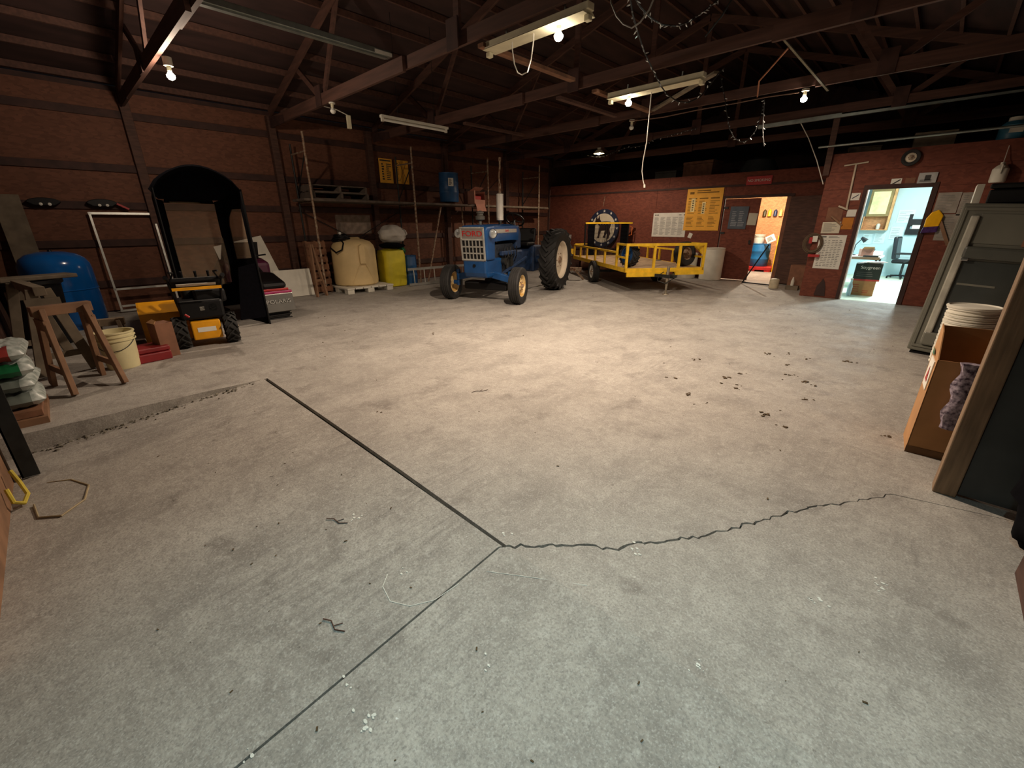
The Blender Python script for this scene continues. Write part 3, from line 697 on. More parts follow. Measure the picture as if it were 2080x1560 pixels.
if True:
    def onbed(x, y, z): return TM @ Vector((x, y, z))
    m = Matrix.Translation(onbed(-.36, 1.62, .56)) @ Matrix.Rotation(math.atan2(-.62, .785) + R(-70), 4, 'Z') @ Matrix.Rotation(R(8), 4, 'X')
    s = thing('spare_wheel', 'black spare tyre on a rusty rim standing in the right front corner of the trailer', 'wheel', m=m)
    tyre('tyre', s, (0, 0, .275), .275, .2, .14, M_RUST, lugs=0, grooves=4, hub_side=1)
    m = Matrix.Translation(onbed(-.33, .2, .56)) @ Matrix.Rotation(math.atan2(-.62, .785) + R(18), 4, 'Z') @ Matrix.Rotation(R(-5), 4, 'X')
    s = thing('spare_wheel', 'black tyre with a blue wheel centre in the left front corner of the trailer', 'wheel', m=m)
    tyre('tyre', s, (0, 0, .26), .26, .2, .19, M_BLUE, lugs=16, hub_side=-1, lug_h=.02)
# round donkey sign leaning on the wall behind the trailer
m = frame((-8.33, 13.12, 1.36), UX, Vector((0, .06, 1)))
s = thing('round_sign', 'round navy sign with white stars and a dark donkey on a beige disc', 'sign', m=m)
B(m=Matrix.Identity(4)).lathe([(.001, 0), (.60, 0), (.60, .02), (.001, .02)], 48).build('board', M_NAVY, s)
B().lathe([(.001, .02), (.46, .02), (.46, .026), (.001, .026)], 48).build('disc', M_BEIGE, s)
def star(r): return [((r if k % 2 == 0 else r * .4) * math.cos(R(90 + 36 * k)), (r if k % 2 == 0 else r * .4) * math.sin(R(90 + 36 * k))) for k in range(10)]
for k in range(12):
    a = R(90 + 30 * k); B().prism(star(.05), (.53 * math.cos(a), .53 * math.sin(a), .02), UX, UY, .005).build('star', M_PAPER, s)
DON = [(-.33, .18), (-.36, .12), (-.28, .1), (-.22, .14), (-.14, .06), (-.15, -.06), (-.17, -.25), (-.2, -.32), (-.1, -.32), (-.09, -.2), (-.05, -.08), (.1, -.07), (.08, -.2), (.03, -.3), (.11, -.31), (.16, -.18), (.2, -.12), (.22, -.22), (.18, -.33), (.26, -.33), (.31, -.18), (.27, -.04), (.3, .12), (.28, .2), (.1, .21), (-.08, .2), (-.14, .28), (-.17, .42), (-.21, .3), (-.25, .3), (-.27, .42), (-.3, .29)]
dk = B().prism(DON, (0, 0, .026), UX, UY, .006).build('donkey_figure', mat('dark_brown_black_print', (46, 28, 30), .6, var=.15), s)
for k in range(4): B().prism(star(.035), (-.09 + .1 * k, .14, .032), UX, UY, .003).build('star', M_BEIGE, s)
# crate the sign stands on
t = thing('crate', 'dark low crate under the round sign, behind the trailer', 'crate', (-8.3, 12.95, 0))
B().b2((-.6, -.2, .02), (.6, .2, .72)).build('body', M_DCARD, t); B().b2((-.62, -.22, .0), (.62, .22, .06)).build('base_rim', M_WOODD, t); B().b2((-.62, -.22, .68), (.62, .22, .74)).build('top_rim', M_WOODD, t)

# ================================================================== BARRELS, TANKS
def barrel(name, label, loc, r, h, m, cat='barrel', ribs=2, lid=None, group=None):
    t = thing(name, label, cat, loc, 0, group)
    pr = [(r * .93, 0), (r * .97, .015)]
    for k in range(ribs):
        z = h * (k + 1) / (ribs + 1); pr += [(r, z - .03), (r * 1.03, z - .012), (r * 1.03, z + .012), (r, z + .03)]
    pr += [(r * .985, h - .05), (r * .93, h - .01)]
    B().lathe(pr, 32).build('body', m, t, smooth=True)
    B().lathe([(r * .96, h - .03), (r * .99, h - .02), (r * .99, h), (r * .9, h + .004), (r * .88, h - .02), (.001, h - .018)], 32).build('lid', lid or m, t, smooth=True)
    for s in (-1, 1): B().cyl((s * r * .5, 0, h - .02), (s * r * .5, 0, h + .008), .03, None, 12).build('bung', lid or m, t)
    return t
bb = barrel('plastic_barrel', 'dull blue barrel with a white label standing on the scaffold shelf', (-10.05, 7.99, 2.07), .26, .72, M_DBAR)
lb = B().prism([(-.07, 0), (.07, 0), (.07, .2), (-.07, .2)], (.02, -.0, 0), UX, UZ, .002).build('label_sheet', M_PAPER, bb)
lb.matrix_local = Matrix.Translation((.23, -.135, .38)) @ Matrix.Rotation(R(62), 4, 'Z')
b = B(); lines(b, -.05, .055, .03, .18, 6, 0, 3); ink = b.build('print', M_INK, lb); ink.matrix_local = Matrix.Translation((.02, -.001, 0)) @ Matrix.Rotation(R(90), 4, 'X') @ Matrix.Translation((0, 0, .003))
barrel('plastic_drum', 'short blue drum on the floor behind the ladder, beside the yellow tank', (-9.96, 6.5, 0), .165, .74, M_DBAR)
barrel('plastic_barrel', 'white plastic barrel standing by the back wall at the right of the trailer', (-4.53, 12.87, 0), .3, .86, M_WPLAST, ribs=0)
barrel('plastic_barrel', 'white plastic barrel half hidden behind the trailer drawbar', (-5.2, 12.86, 0), .25, .7, M_WPLAST, ribs=0)
# cream tank with moulded buttress
t = thing('poly_tank', 'large cream plastic tank with a domed top standing on a white pallet', 'tank', (-10.07, 5.02, .14))
B().lathe([(.46, 0), (.5, .03), (.51, .1), (.5, .8), (.47, .9), (.4, .98), (.26, 1.03), (.12, 1.05), (.001, 1.055)], 48).build('body', M_TANK, t, smooth=True)
dv = Vector((.996, -.106, 0)).normalized(); sd = Vector((.106, .996, 0)).normalized()
b = B(); c0 = dv * .47
b.prism([(-.07, .5), (.07, .5), (.075, .8), (.06, .9), (0, .94), (-.06, .9), (-.075, .8)], c0, sd, UZ, .085).build('moulded_lug', M_TANK, t, bevel=.02)
b = B()
for k in (-1, 1): b.tube([dv * .51 + sd * .07 * k + Vector((0, 0, .49)), (dv * .5 + sd * .15 * k).normalized() * .507 + Vector((0, 0, .33)), (dv * .47 + sd * .27 * k).normalized() * .507 + Vector((0, 0, .06))], .014, 6)
b.tube([dv * .51 - sd * .07 + Vector((0, 0, .49)), dv * .515 + sd * .07 + Vector((0, 0, .49))], .012, 6).build('moulded_seam', M_TANK, t, smooth=True)
B().lathe([(.13, 1.03), (.14, 1.06), (.1, 1.075), (.001, 1.075)], 24, (-.1, .1, 0)).build('cap', M_TANK, t, smooth=True)
t = thing('hose_coil', 'coil of black hose lying on top of the cream tank', 'hose', (-10.15, 4.8, 1.12))
for j in range(4):
    rr = .2 - .02 * j
    B().tube([(rr * math.cos(a * math.pi / 10) * 1.25, rr * math.sin(a * math.pi / 10), .03 + .035 * j + .02 * math.sin(a * .7 + j)) for a in range(20)], .02, 7, True).build('loop', M_BLACK, t, smooth=True)
B().tube([(.2, -.1, .04), (.34, -.12, -.02), (.4, -.2, -.16), (.3, -.3, -.22), (.1, -.33, -.12)], .018, 7).build('loose_end', M_BLACK, t, smooth=True); B().cyl((-.02, 0, .17), (.04, -.03, .19), .03).build('fitting', M_ALU, t)
# white plastic pallet under the tank
t = thing('plastic_pallet', 'white plastic pallet under the cream tank', 'pallet', (-10.03, 5.04, 0))
for k in range(6): B().b2((-.55, -.6 + k * .2 + .01, .1), (.6, -.6 + (k + 1) * .2 - .01, .138)).build('deck_slat', M_WPLAST, t, bevel=.006)
for x in (-.45, .03, .5):
    for y in (-.5, 0, .5): B().b2((x - .09, y - .08, 0), (x + .09, y + .08, .1)).build('foot_block', M_WPLAST, t, bevel=.01)
# yellow squarish tank
t = thing('poly_tank', 'square-shouldered yellow plastic tank between the cream tank and the blue drum', 'tank', (-10.08, 6.02, 0))
B().lathe([(.26, 0), (.29, .02), (.3, .1), (.3, .78), (.27, .88), (.14, .91), (.14, .93), (.001, .93)], 40, sq=2.2).build('body', M_YJUG, t, smooth=True)
B().b2((.17, -.29, .0), (.2, -.26, .0001)).build('seam', M_YJUG, t)
def blob(name, label, cat, loc, r, m, seed, rz=0, n=28, amp=.12, folds=0):
    t = B(); rd = random.Random(seed); vs = []; rows = 16
    ph = [rd.uniform(0, 6) for k in range(6)]
    for j in range(rows + 1):
        th = math.pi * j / rows
        for i in range(n):
            a = 2 * math.pi * i / n
            k = 1 + amp * (math.sin(3 * a + ph[0] + 2 * th) * .5 + math.sin(5 * a + ph[1] - 3 * th) * .35 + math.sin(9 * th + ph[2] + a * 2) * .25) * math.sin(th) + folds * math.sin(14 * th + 3 * math.sin(a + ph[3])) * math.sin(th)
            vs.append((r[0] * k * math.sin(th) * math.cos(a), r[1] * k * math.sin(th) * math.sin(a), r[2] * k * math.cos(th) + r[2]))
    fs = [(j * n + i, j * n + (i + 1) % n, (j + 1) * n + (i + 1) % n, (j + 1) * n + i) for j in range(rows) for i in range(n)]
    o = t.add(vs, fs).build(name, m, None, smooth=True); o.data.set_sharp_from_angle(angle=R(180)); o.location = loc; o.rotation_euler.z = rz
    return tag(o, label, cat)
blob('tarp_bundle', 'folded black tarpaulin lying on the yellow tank', 'tarp', (-10.05, 6.05, .92), (.36, .3, .075), M_CLOTH, 4)
blob('sheet_bundle', 'crumpled grey-white cloth sheet heaped above the yellow tank', 'cloth', (-10.15, 6.15, 1.03), (.33, .38, .23), M_SHEET, 9, .5, 40, .16, .05)
blob('green_jug', 'small green jug peeking out behind the yellow tank', 'jug', (-10.33, 6.5, .74), (.12, .12, .1), M_GREEN, 2)

# ================================================================== SCAFFOLD SHELVING ALONG THE LEFT WALL
def scaffold(ys, label, zs=2.0, plank=None):
    t = thing('scaffold', label, 'scaffold')
    for i, y in enumerate(ys):
        B().cyl((-9.79, y, 0), (-9.79, y, 3.25 if i < 2 else 3.05), .024, None, 10).build('front_standard', M_RUST, t, smooth=True)
        B().cyl((-10.5, y, 0), (-10.5, y, 3.1), .02, None, 10).build('rear_standard', M_DKSTEEL, t, smooth=True)
        for z in (.45, 1.95, 2.9): B().cyl((-9.79, y, z), (-10.5, y, z), .016, None, 8).build('ledger', M_RUST, t)
        B().cyl((-9.79, y, 2.9), (-10.5, y, 2.1), .012, None, 8).build('frame_brace', M_DKSTEEL, t)
    for a, c in zip(ys[:-1], ys[1:]):
        B().cyl((-10.6, a, .5), (-10.6, c, 1.8), .01, None, 6).build('cross_brace', M_DKSTEEL, t); B().cyl((-10.625, a, 1.8), (-10.625, c, .5), .01, None, 6).build('cross_brace', M_DKSTEEL, t)
        if a > 5: B().cyl((-10.5, a + .3, 2.2), (-10.5, c - .9, 3.0), .008, None, 6).build('cross_brace', M_DKSTEEL, t)
    return t
scaffold([4.12, 6.68], 'rusty tube scaffold over the cream tank, nearest of the two')
scaffold([9.21, 11.47], 'rusty tube scaffold in the far left corner behind the tractor')
def plank(y0, y1, x0, label, m=M_GREYPAL):
    o = B().b2((x0, y0, 1.97), (x0 + .24, y1, 2.02)).build('scaffold_plank', m, bevel=.006); tag(o, label, 'plank', 'planks laid along the scaffold'); return o
plank(3.95, 8.75, -10.02, 'long grey scaffold plank at the front edge of the shelf'); plank(3.98, 8.7, -10.29, 'long grey scaffold plank in the middle of the shelf'); plank(4.0, 8.72, -10.55, 'long grey scaffold plank against the left wall')
plank(9.1, 11.95, -10.02, 'pale scaffold plank at the front of the far corner shelf', M_OLDW); plank(9.05, 12.3, -10.29, 'brown scaffold plank behind the pale one in the far corner', M_PALLET)
B().cyl((-9.85, 8.85, 0), (-9.85, 8.85, 1.97), .02, None, 10)
t = thing('prop_post', 'steel prop under the shelf end beside the open cardboard box', 'prop', (-10.2, 8.55, 0)); B().cyl((0, 0, 0), (0, 0, 1.965), .022, None, 10).build('tube', M_RUST, t, smooth=True); B().b2((-.07, -.07, 0), (.07, .07, .012)).build('foot_plate', M_DKSTEEL, t)
o = B().cyl((-9.72, 6.86, .03), (-9.95, 7.6, 1.93), .022, None, 10).build('leaning_pole', M_RUST, smooth=True); tag(o, 'grey steel pole leaning up against the shelf behind the ladder', 'pole')
def pallet(name, label, m, W=1.2, D=1.0, H=.13, n=7, mt=M_PALLET, group='wooden pallets'):
    t = thing(name, label, 'pallet', m=m, group=group)
    for k in range(n):
        x = -W / 2 + W * (k + .5) / n; B().b2((x - W / n * .36, -D / 2, H - .018), (x + W / n * .36, D / 2, H)).build('deck_slat', mt, t)
    for y in (-D / 2 + .03, 0, D / 2 - .03): B().b2((-W / 2, y - .025, .018), (W / 2, y + .025, H - .018)).build('stringer', mt, t)
    for x in (-W / 2 + .06, 0, W / 2 - .06): B().b2((x - .05, -D / 2, 0), (x + .05, D / 2, .018)).build('bottom_slat', mt, t)
    return t
pallet('wooden_pallet', 'grey wooden pallet lying flat on the scaffold shelf', Matrix.Translation((-10.24, 4.82, 2.02)), .78, 1.3, .14, 5, M_GREYPAL)
pallet('wooden_pallet', 'second grey wooden pallet on top of the flat one on the shelf', Matrix.Translation((-10.26, 4.8, 2.161)), .78, 1.3, .14, 5, M_GREYPAL)
# pallet standing on edge against the left wall
pallet('wooden_pallet', 'brown wooden pallet standing on edge between the white panel and the scaffold leg', Matrix.Translation((-10.28, 4.19, .575)) @ Matrix.Rotation(R(4), 4, 'Z') @ Matrix.Rotation(R(86), 4, 'Y'), 1.15, .46, .13, 7, M_PALLET)
t = thing('wooden_trestle', 'narrow brown wooden trestle in front of the rusty scaffold leg', 'trestle', (-9.76, 3.92, 0), R(20))
B().bar((.1, -.12, 0), (0, -.02, 1.1), .04, .05).build('leg', M_PINE, t); B().bar((.1, .14, 0), (0, .02, 1.1), .04, .05).build('leg', M_PINE, t); B().bar((.07, -.1, .35), (.07, .1, .35), .03, .05).build('rung', M_PINE, t)
# ladder on edge
t = thing('aluminium_ladder', 'aluminium ladder lying on its edge along the wall behind the tractor', 'ladder', (-9.6, 6.2, 0), R(-3))
B().bar((0, 0, .04), (0, 2.6, .04), .025, .06).build('rail', M_ALU, t); B().bar((-.03, 0, .42), (-.03, 2.6, .42), .025, .06).build('rail', M_ALU, t)
for k in range(8): B().cyl((0, .16 + .31 * k, .04), (-.03, .16 + .31 * k, .42), .013, None, 8).build('rung', M_ALU, t)
# open cardboard box on the shelf end
t = thing('cardboard_box', 'open cardboard box with something red inside on the scaffold shelf end', 'box', (-9.98, 8.86, 1.95), R(8))
# box sits on a bracket between shelf ends
B().b2((-.2, -.22, .08), (.2, .22, .09)).build('bottom', M_PCARD, t)
for a, c in (((-.2, -.22, .09), (-.195, .22, .42)), ((-.2, -.22, .09), (.2, -.215, .42)), ((-.2, .215, .09), (.2, .22, .42)), ((.195, -.22, .09), (.2, .22, .2))): B().b2(a, c).build('side', M_PCARD, t)
B().prism([(-.2, 0), (.2, .0), (.2, .2), (-.2, .2)], (.2, 0, .09), UY, (.3, 0, -1), .005).build('flap', M_PCARD, t)
B().prism([(0, 0), (.33, 0), (.33, .17), (0, .17)], (.2, -.22, .1), UZ, (.5, -.8, 0), .005).build('flap', M_PCARD, t)
B().prism([(-.22, 0), (.22, 0), (.2, .18), (-.18, .2)], (.0, 0, .43), UY, (.6, 0, .35), .005).build('flap', M_PCARD, t)
B().b2((-.1, -.2, .09), (.16, .1, .3)).build('red_contents', M_REDP, t, bevel=.02)
# yellow sheets on left wall
for y0, y1, tx, lb in ((6.3, 6.68, 1, 'yellow printed safety sheet on the left wall, left of a dark strip'), (6.77, 7.16, 0, 'glossy yellow sheet on the left wall, right of the dark strip')):
    s = sheet('safety_poster', lb, 'poster', (WL + .05, y0, 2.5), UY, y1 - y0, .56, M_POSTY, th=.006, group='posters')
    b = B()
    if tx: quadp(b, .03, .5, .34, .53, .007); lines(b, .07, .15, .06, .46, 7, .007, 1, .6); lines(b, .2, .36, .06, .46, 9, .007, 2, .45)
    else:
        b.bar((.1, .05, .008), (.33, .52, .008), .01, .002, (0, 0, 1)); b.bar((.33, .05, .008), (.12, .52, .008), .01, .002, (0, 0, 1)); lines(b, .03, .1, .06, .5, 9, .007, 5, .3)
    b.build('print', M_INK, s)

# ================================================================== WHITE PANELS, FRAME, ITEMS ON LEFT WALL
o = B().prism([(-.55, 0), (.5, 0), (.2, 1.32), (-.72, 1.12)], (0, 0, 0), UY, Vector((-.26, 0, 1)), .02).build('leaning_board', M_WPLAST); o.location = (-10.28, 3.03, 0); tag(o, 'tall white board leaning on the left wall behind the snowmobile', 'board')
s = sheet('leaning_board', 'low white board leaning on the left wall beside the standing pallet', 'board', (-10.08, 3.2, .0), Vector((.12, 1, 0)), .74, .58, M_WPLAST, v=Vector((-.22, 0, 1)), th=.02)
t = thing('screen_frame', 'empty white metal screen frame leaning on the left wall', 'frame', m=frame((-10.45, .62, .02), UY, Vector((-.11, 0, 1))))
for n, p, q in (('stile', (.02, 0, 0), (.02, 1.7, 0)), ('stile', (.88, 0, 0), (.88, 1.7, 0)), ('rail', (0, 1.68, 0), (.9, 1.68, 0)), ('rail', (0, .4, 0), (.9, .4, 0)), ('rail', (0, .02, 0), (.9, .02, 0)), ('rail', (.04, .1, .01), (.86, .1, .01))):
    B().bar(p, q, .03 if n == 'stile' else .035, .03, (0, 0, 1)).build(n, M_ALU, t)
for k, (y, lbl) in enumerate(((.14, 'dark half-round hood with two bright studs on the left wall, above the plank'), (.84, 'dark half-round hood with a red strap on the left wall, above the white frame'))):
    t = thing('wall_hood', lbl, 'wall fitting', m=frame((WL + .046, y, 1.82), UY, UZ), group='half-round hoods on the wall')
    pts = [(.2 * math.cos(R(a)), .07 * math.sin(R(a)) + .03) for a in range(0, 181, 15)] + [(-.12, -.02), (.12, -.02)]
    B().prism(pts, (0, 0, 0), UX, UY, .12).build('hood', M_BLACK, t, bevel=.01)
    for x in (-.04, .06): B().lathe([(.001, .0), (.022, .0), (.022, .012), (.001, .02)], 12, (x, -.0, .12)).build('stud', M_BULBOFF, t)
    if k: B().bar((.16, .05, .06), (.34, -.06, .08), .03, .1, (0, 0, 1)).build('red_strap', M_REDP, t)

# ================================================================== SNOWBLOWER
def snowblower():
    t = thing('snow_blower', 'yellow and black snow blower seen from its handlebar side', 'snow blower', (-6.74, 1.18, 0), math.pi + R(-8))
    # local +x points to the auger (away from the viewer)
    for s in (-1, 1):
        w = thing('drive_wheel', None, None); w.parent = t; w.location = (.0, .27 * s, .2)
        tyre('tyre', w, (0, 0, 0), .205, .15, .1, M_SMOKED, lugs=13, hub_side=s, lug_h=.022)
    B().b2((-.12, -.16, .1), (.3, .16, .34)).build('gear_case', M_BYEL, t, bevel=.015)
    B().b2((-.123, -.1, .2), (-.121, .1, .26)).build('decal', M_PAPER, t)
    B().b2((-.1, -.24, .36), (.36, .24, .6)).b2((-.02, -.3, .55), (.3, .05, .72)).build('engine', M_BLACK, t, bevel=.03)
    b = B(); b.cyl((.1, -.1, .6), (.1, -.1, .72), .1).cyl((.2, .1, .6), (.2, .1, .7), .07).b2((-.08, .05, .42), (-.04, .2, .56)).cyl((-.1, -.12, .5), (-.04, -.12, .5), .05)
    b.build('engine_fittings', M_DKSTEEL, t, smooth=True)
    B().b2((-.1, -.03, .47), (-.085, .02, .52)).build('warning_decal', M_WHITE, t); B().cyl((-.085, .15, .4), (-.085, .19, .44), .02).build('red_knob', M_REDP, t)
    # auger housing and chute
    b = B(); pts = [(.40, .03), (.44, .2), (.37, .42), (.44, .52), (.55, .55), (.72, .45), (.72, .03)]
    for y in (-.12, .645): b.prism(pts, (0, y, 0), UX, UZ, -.015)
    for (x0, z0), (x1, z1) in zip(pts[:5], pts[1:6]): b.add([(x0, -.13, z0), (x1, -.13, z1), (x1, .65, z1), (x0, .65, z0)], [(0, 1, 2, 3)])
    b.build('auger_housing', M_BYEL, t)
    b = B(); 
    for k in range(40):
        a0, a1 = k * .5, (k + 1) * .5; y0, y1 = -.1 + .72 * k / 40, -.1 + .72 * (k + 1) / 40
        b.add([(.58, y0, .22), (.58, y1, .22), (.58 + .13 * math.cos(a1), y1, .22 + .13 * math.sin(a1)), (.58 + .13 * math.cos(a0), y0, .22 + .13 * math.sin(a0))], [(0, 1, 2, 3)])
    b.build('auger', M_DKSTEEL, t)
    B().cyl((.5, 0, .5), (.46, 0, .74), .1, .09, 16).box((.46, -.08, .76), (.16, .28, .12)).build('chute', M_BLACK, t, smooth=True)
    # handlebars with control panel
    for s in (-1, 1): B().tube([(.1, .22 * s, .4), (-.1, .25 * s, .7), (-.22, .27 * s, .86), (-.42, .28 * s, .92)], .016, 8).build('handlebar', M_BLACK, t, smooth=True); B().cyl((-.3, .275 * s, .89), (-.44, .28 * s, .93), .024).build('grip', M_BLACK, t); B().tube([(-.28, .24 * s, .88), (-.34, .2 * s, .97), (-.42, .24 * s, .98)], .01, 6).build('lever', M_BLACK, t)
    p = B().box((-.2, 0, .83), (.24, .5, .05), 0, 0, R(28)).build('control_panel', M_BLACK, t, bevel=.01)
    B().box((-.315, 0, .775), (.02, .5, .035), 0, 0, R(10)).build('panel_edge', M_BYEL, t)
    B().box((-.292, 0, .817), (.05, .4, .006), 0, 0, R(38)).build('panel_decal', M_PAPER, t)
    for y in (-.15, -.02, .12): B().cyl((-.18, y, .85), (-.2, y, .97), .01, .016, 8).build('shift_lever', M_BLACK, t)
    return t
snowblower()
# fabric cab standing around the machine: roof, front with vinyl window, side panels
t = thing('snow_cab', 'tall black canvas snow cab with clear vinyl windows behind the snow blower', 'snow cab', (0, 0, 0))
X0, X1, ya, yc = -7.5, -8.25, 1.12, 2.14
def arc(y0, y1, zl, zr, rise, n=12):
    return [(y0 + (y1 - y0) * k / n, zl + (zr - zl) * k / n + rise * math.sin(math.pi * k / n) ** .7) for k in range(n + 1)]
A0 = arc(ya, yc, 1.95, 1.97, .3); A1 = arc(1.2, 2.05, 1.85, 1.86, .3)
b = B(); n = len(A0)
b.add([(X0, y, z) for y, z in A0] + [(X1, y, z) for y, z in A1] + [(X0, y, z - .02) for y, z in A0] + [(X1, y, z - .02) for y, z in A1],
      [(i, i + 1, n + i + 1, n + i) for i in range(n - 1)] + [(2 * n + i, 3 * n + i, 3 * n + i + 1, 2 * n + i + 1) for i in range(n - 1)] + [(i, 2 * n + i, 2 * n + i + 1, i + 1) for i in range(n - 1)])
b.build('roof', M_CLOTH, t, smooth=True)
# back valance hanging from the roof edge (dark arch over the window)
b = B(); b.prism([(y, z) for y, z in A0] + [(yc - .22, 1.83), (ya + .08, 1.83)], (X0 - .3, 0, 0), UY, UZ, .02).build('valance', M_CLOTH, t)
# front panel: border strips around the window
b = B()
b.prism([(1.2, 0.25), (1.32, .25), (1.32, 1.83), (1.2, 1.86)], (X1, 0, 0), UY, UZ, .015); b.prism([(1.95, .25), (2.06, .25), (2.06, 1.86), (1.95, 1.83)], (X1, 0, 0), UY, UZ, .015)
b.prism([(1.32, .25), (1.95, .25), (1.95, .62), (1.32, .62)], (X1, 0, 0), UY, UZ, .015); b.prism([(1.32, 1.8), (1.95, 1.8)] + A1[9:2:-1], (X1, 0, 0), UY, UZ, .015)
b.build('front_panel', M_CLOTH, t)
vs = []; fs = []; nu, nv = 14, 20
for j in range(nv + 1):
    for i in range(nu + 1):
        u, v = i / nu, j / nv; wv = .012 * math.sin(7 * u + 5 * v) + .03 * (1 - v) ** 3 * math.sin(17 * u + 9 * v) 
        vs.append((X1 + .02 + wv, 1.31 + .65 * u, .6 + 1.22 * v))
for j in range(nv):
    for i in range(nu): q = j * (nu + 1) + i; fs.append((q, q + 1, q + nu + 2, q + nu + 1))
B().add(vs, fs).build('vinyl_window', M_VINYL, t, smooth=True)
# right side panel with its arched window, left side panel
def sidepanel(name, p0, p1, win=True, fl0=0, fl1=0):
    """panel from (X0,y) to (X1,y) with a window hole; u runs from rear edge to front edge"""
    a = Vector((X0, p0, 0)); u = Vector((X1, p1, 0)) - a; w_ = u.length; u.normalize()
    H0, H1 = 1.98, 1.86
    if win:
        b = B()
        b.prism([(0, 0), (.13, 0), (.13, H0 - .03), (0, H0)], a, u, UZ, .015); b.prism([(w_ - .1, 0), (w_, 0), (w_, H1), (w_ - .1, H1 + .02)], a, u, UZ, .015)
        b.prism([(.13, 0), (w_ - .1, 0), (w_ - .1, .98), (.13, 1.02)], a, u, UZ, .015); b.prism([(.13, 1.72), (w_ - .3, 1.72), (w_ - .16, 1.62), (w_ - .1, 1.5), (w_ - .1, H1 + .02), (.13, H0 - .03)], a, u, UZ, .015)
        b.v = [(x, y + (fl0 + (fl1 - fl0) * (x - X0) / (X1 - X0)) * (1 - min(1, z / 1.95)), z) for x, y, z in b.v]
        b.build(name, M_CLOTH, t)
        b = B().prism([(.12, .97), (w_ - .09, .97), (w_ - .09, 1.73), (.12, 1.73)], a + Vector((0, .004, 0)), u, UZ, .002)
        b.v = [(x, y + (fl0 + (fl1 - fl0) * (x - X0) / (X1 - X0)) * (1 - min(1, z / 1.95)), z) for x, y, z in b.v]; b.build('vinyl_window', M_VINYL, t)
    else: B().prism([(0, 0), (w_, 0), (w_, H1), (0, H0)], a, u, UZ, .015).build(name, M_CLOTH, t)
sidepanel('side_panel', 2.14, 2.05, True, .03, .0); sidepanel('side_panel', 1.12, 1.2, False)
B().prism([(1.78, .12), (2.16, .12), (2.15, .95), (1.9, .9)], (X0 - .03, 0, 0), UY, UZ, .015).build('skirt', M_CLOTH, t)
for y, y2 in ((1.12, 1.12), (2.17, 2.14)): B().tube([(X0, y, 0), (X0, y2, 1.95)], .014, 8).build('cab_pole', M_BLACK, t)

# ================================================================== SNOWMOBILE
t = thing('snowmobile', 'dark snowmobile with a magenta tail strip, its grey flap facing the viewer', 'snowmobile', (-7.8, 2.43, 0), math.pi)
B().prism([(.02, .02), (.1, .0), (1.3, .0), (1.45, .12), (1.3, .22), (.2, .26), (.02, .18)], (0, .19, 0), UX, UZ, .38).build('track', M_RUB, t, bevel=.03)
b = B()
for k in range(9): b.b2((.0 + .14 * k, -.2, -.0), (.03 + .14 * k, .2, .018))
for k in range(3): b.b2((-.0, -.2, .06 + .05 * k), (.03, .2, .08 + .05 * k))
b.build('track_lug', M_RUB, t)
B().prism([(-.02, .3), (1.35, .26), (1.35, .42), (-.02, .42)], (0, .23, 0), UX, UZ, .46).build('tunnel', M_BLACK, t, bevel=.02)
fl = B().box((-.06, 0, .27), (.02, .5, .28), 0, 0, R(14)).build('snow_flap', M_SMOKED, t, bevel=.008)
text('POLARIS', .085, mat('pale_print', (170, 170, 164), .6), 'lettering', t, Matrix.Translation((-.077, 0, .30)) @ Matrix.Rotation(R(14), 4, 'Y') @ Matrix(((0, 0, -1, 0), (-1, 0, 0, 0), (0, 1, 0, 0), (0, 0, 0, 1))), .003, 1.2)
B().b2((-.05, -.25, .43), (.0, .25, .47)).build('tail_strip', M_PINK, t, bevel=.01); B().b2((-.052, -.2, .475), (-.02, .2, .51)).build('tail_lamp', M_REDP, t, bevel=.008)
B().b2((-.03, -.26, .40), (.4, .26, .43)).build('rear_bumper', M_ALU, t, bevel=.01)
B().prism([(-.02, .5), (.0, .6), (.5, .72), (1.0, .7), (1.25, .8), (1.3, .5)], (0, .2, 0), UX, UZ, .4).build('seat', M_BLACK, t, bevel=.05)
B().prism([(1.2, .3), (1.2, .85), (1.6, .92), (2.3, .62), (2.45, .4), (2.3, .28)], (0, .38, 0), UX, UZ, .76).build('hood', mat('dark_magenta_hood', (70, 18, 46), .4, var=.15), t, bevel=.06)
B().prism([(1.45, .9), (1.35, 1.2), (1.4, 1.2), (1.75, .86)], (0, .28, 0), UX, UZ, .56).build('windscreen', M_BLACK, t)
B().tube([(1.25, -.35, .98), (1.2, 0, .95), (1.25, .35, .98)], .014, 8).build('handlebar', M_BLACK, t)
for s in (-1, 1): B().bar((1.4, .45 * s, .03), (2.3, .45 * s, .03), .12, .02).bar((2.3, .45 * s, .03), (2.45, .45 * s, .18), .12, .02).bar((1.85, .45 * s, .03), (1.85, .3 * s, .4), .04).build('ski', M_DKSTEEL, t)

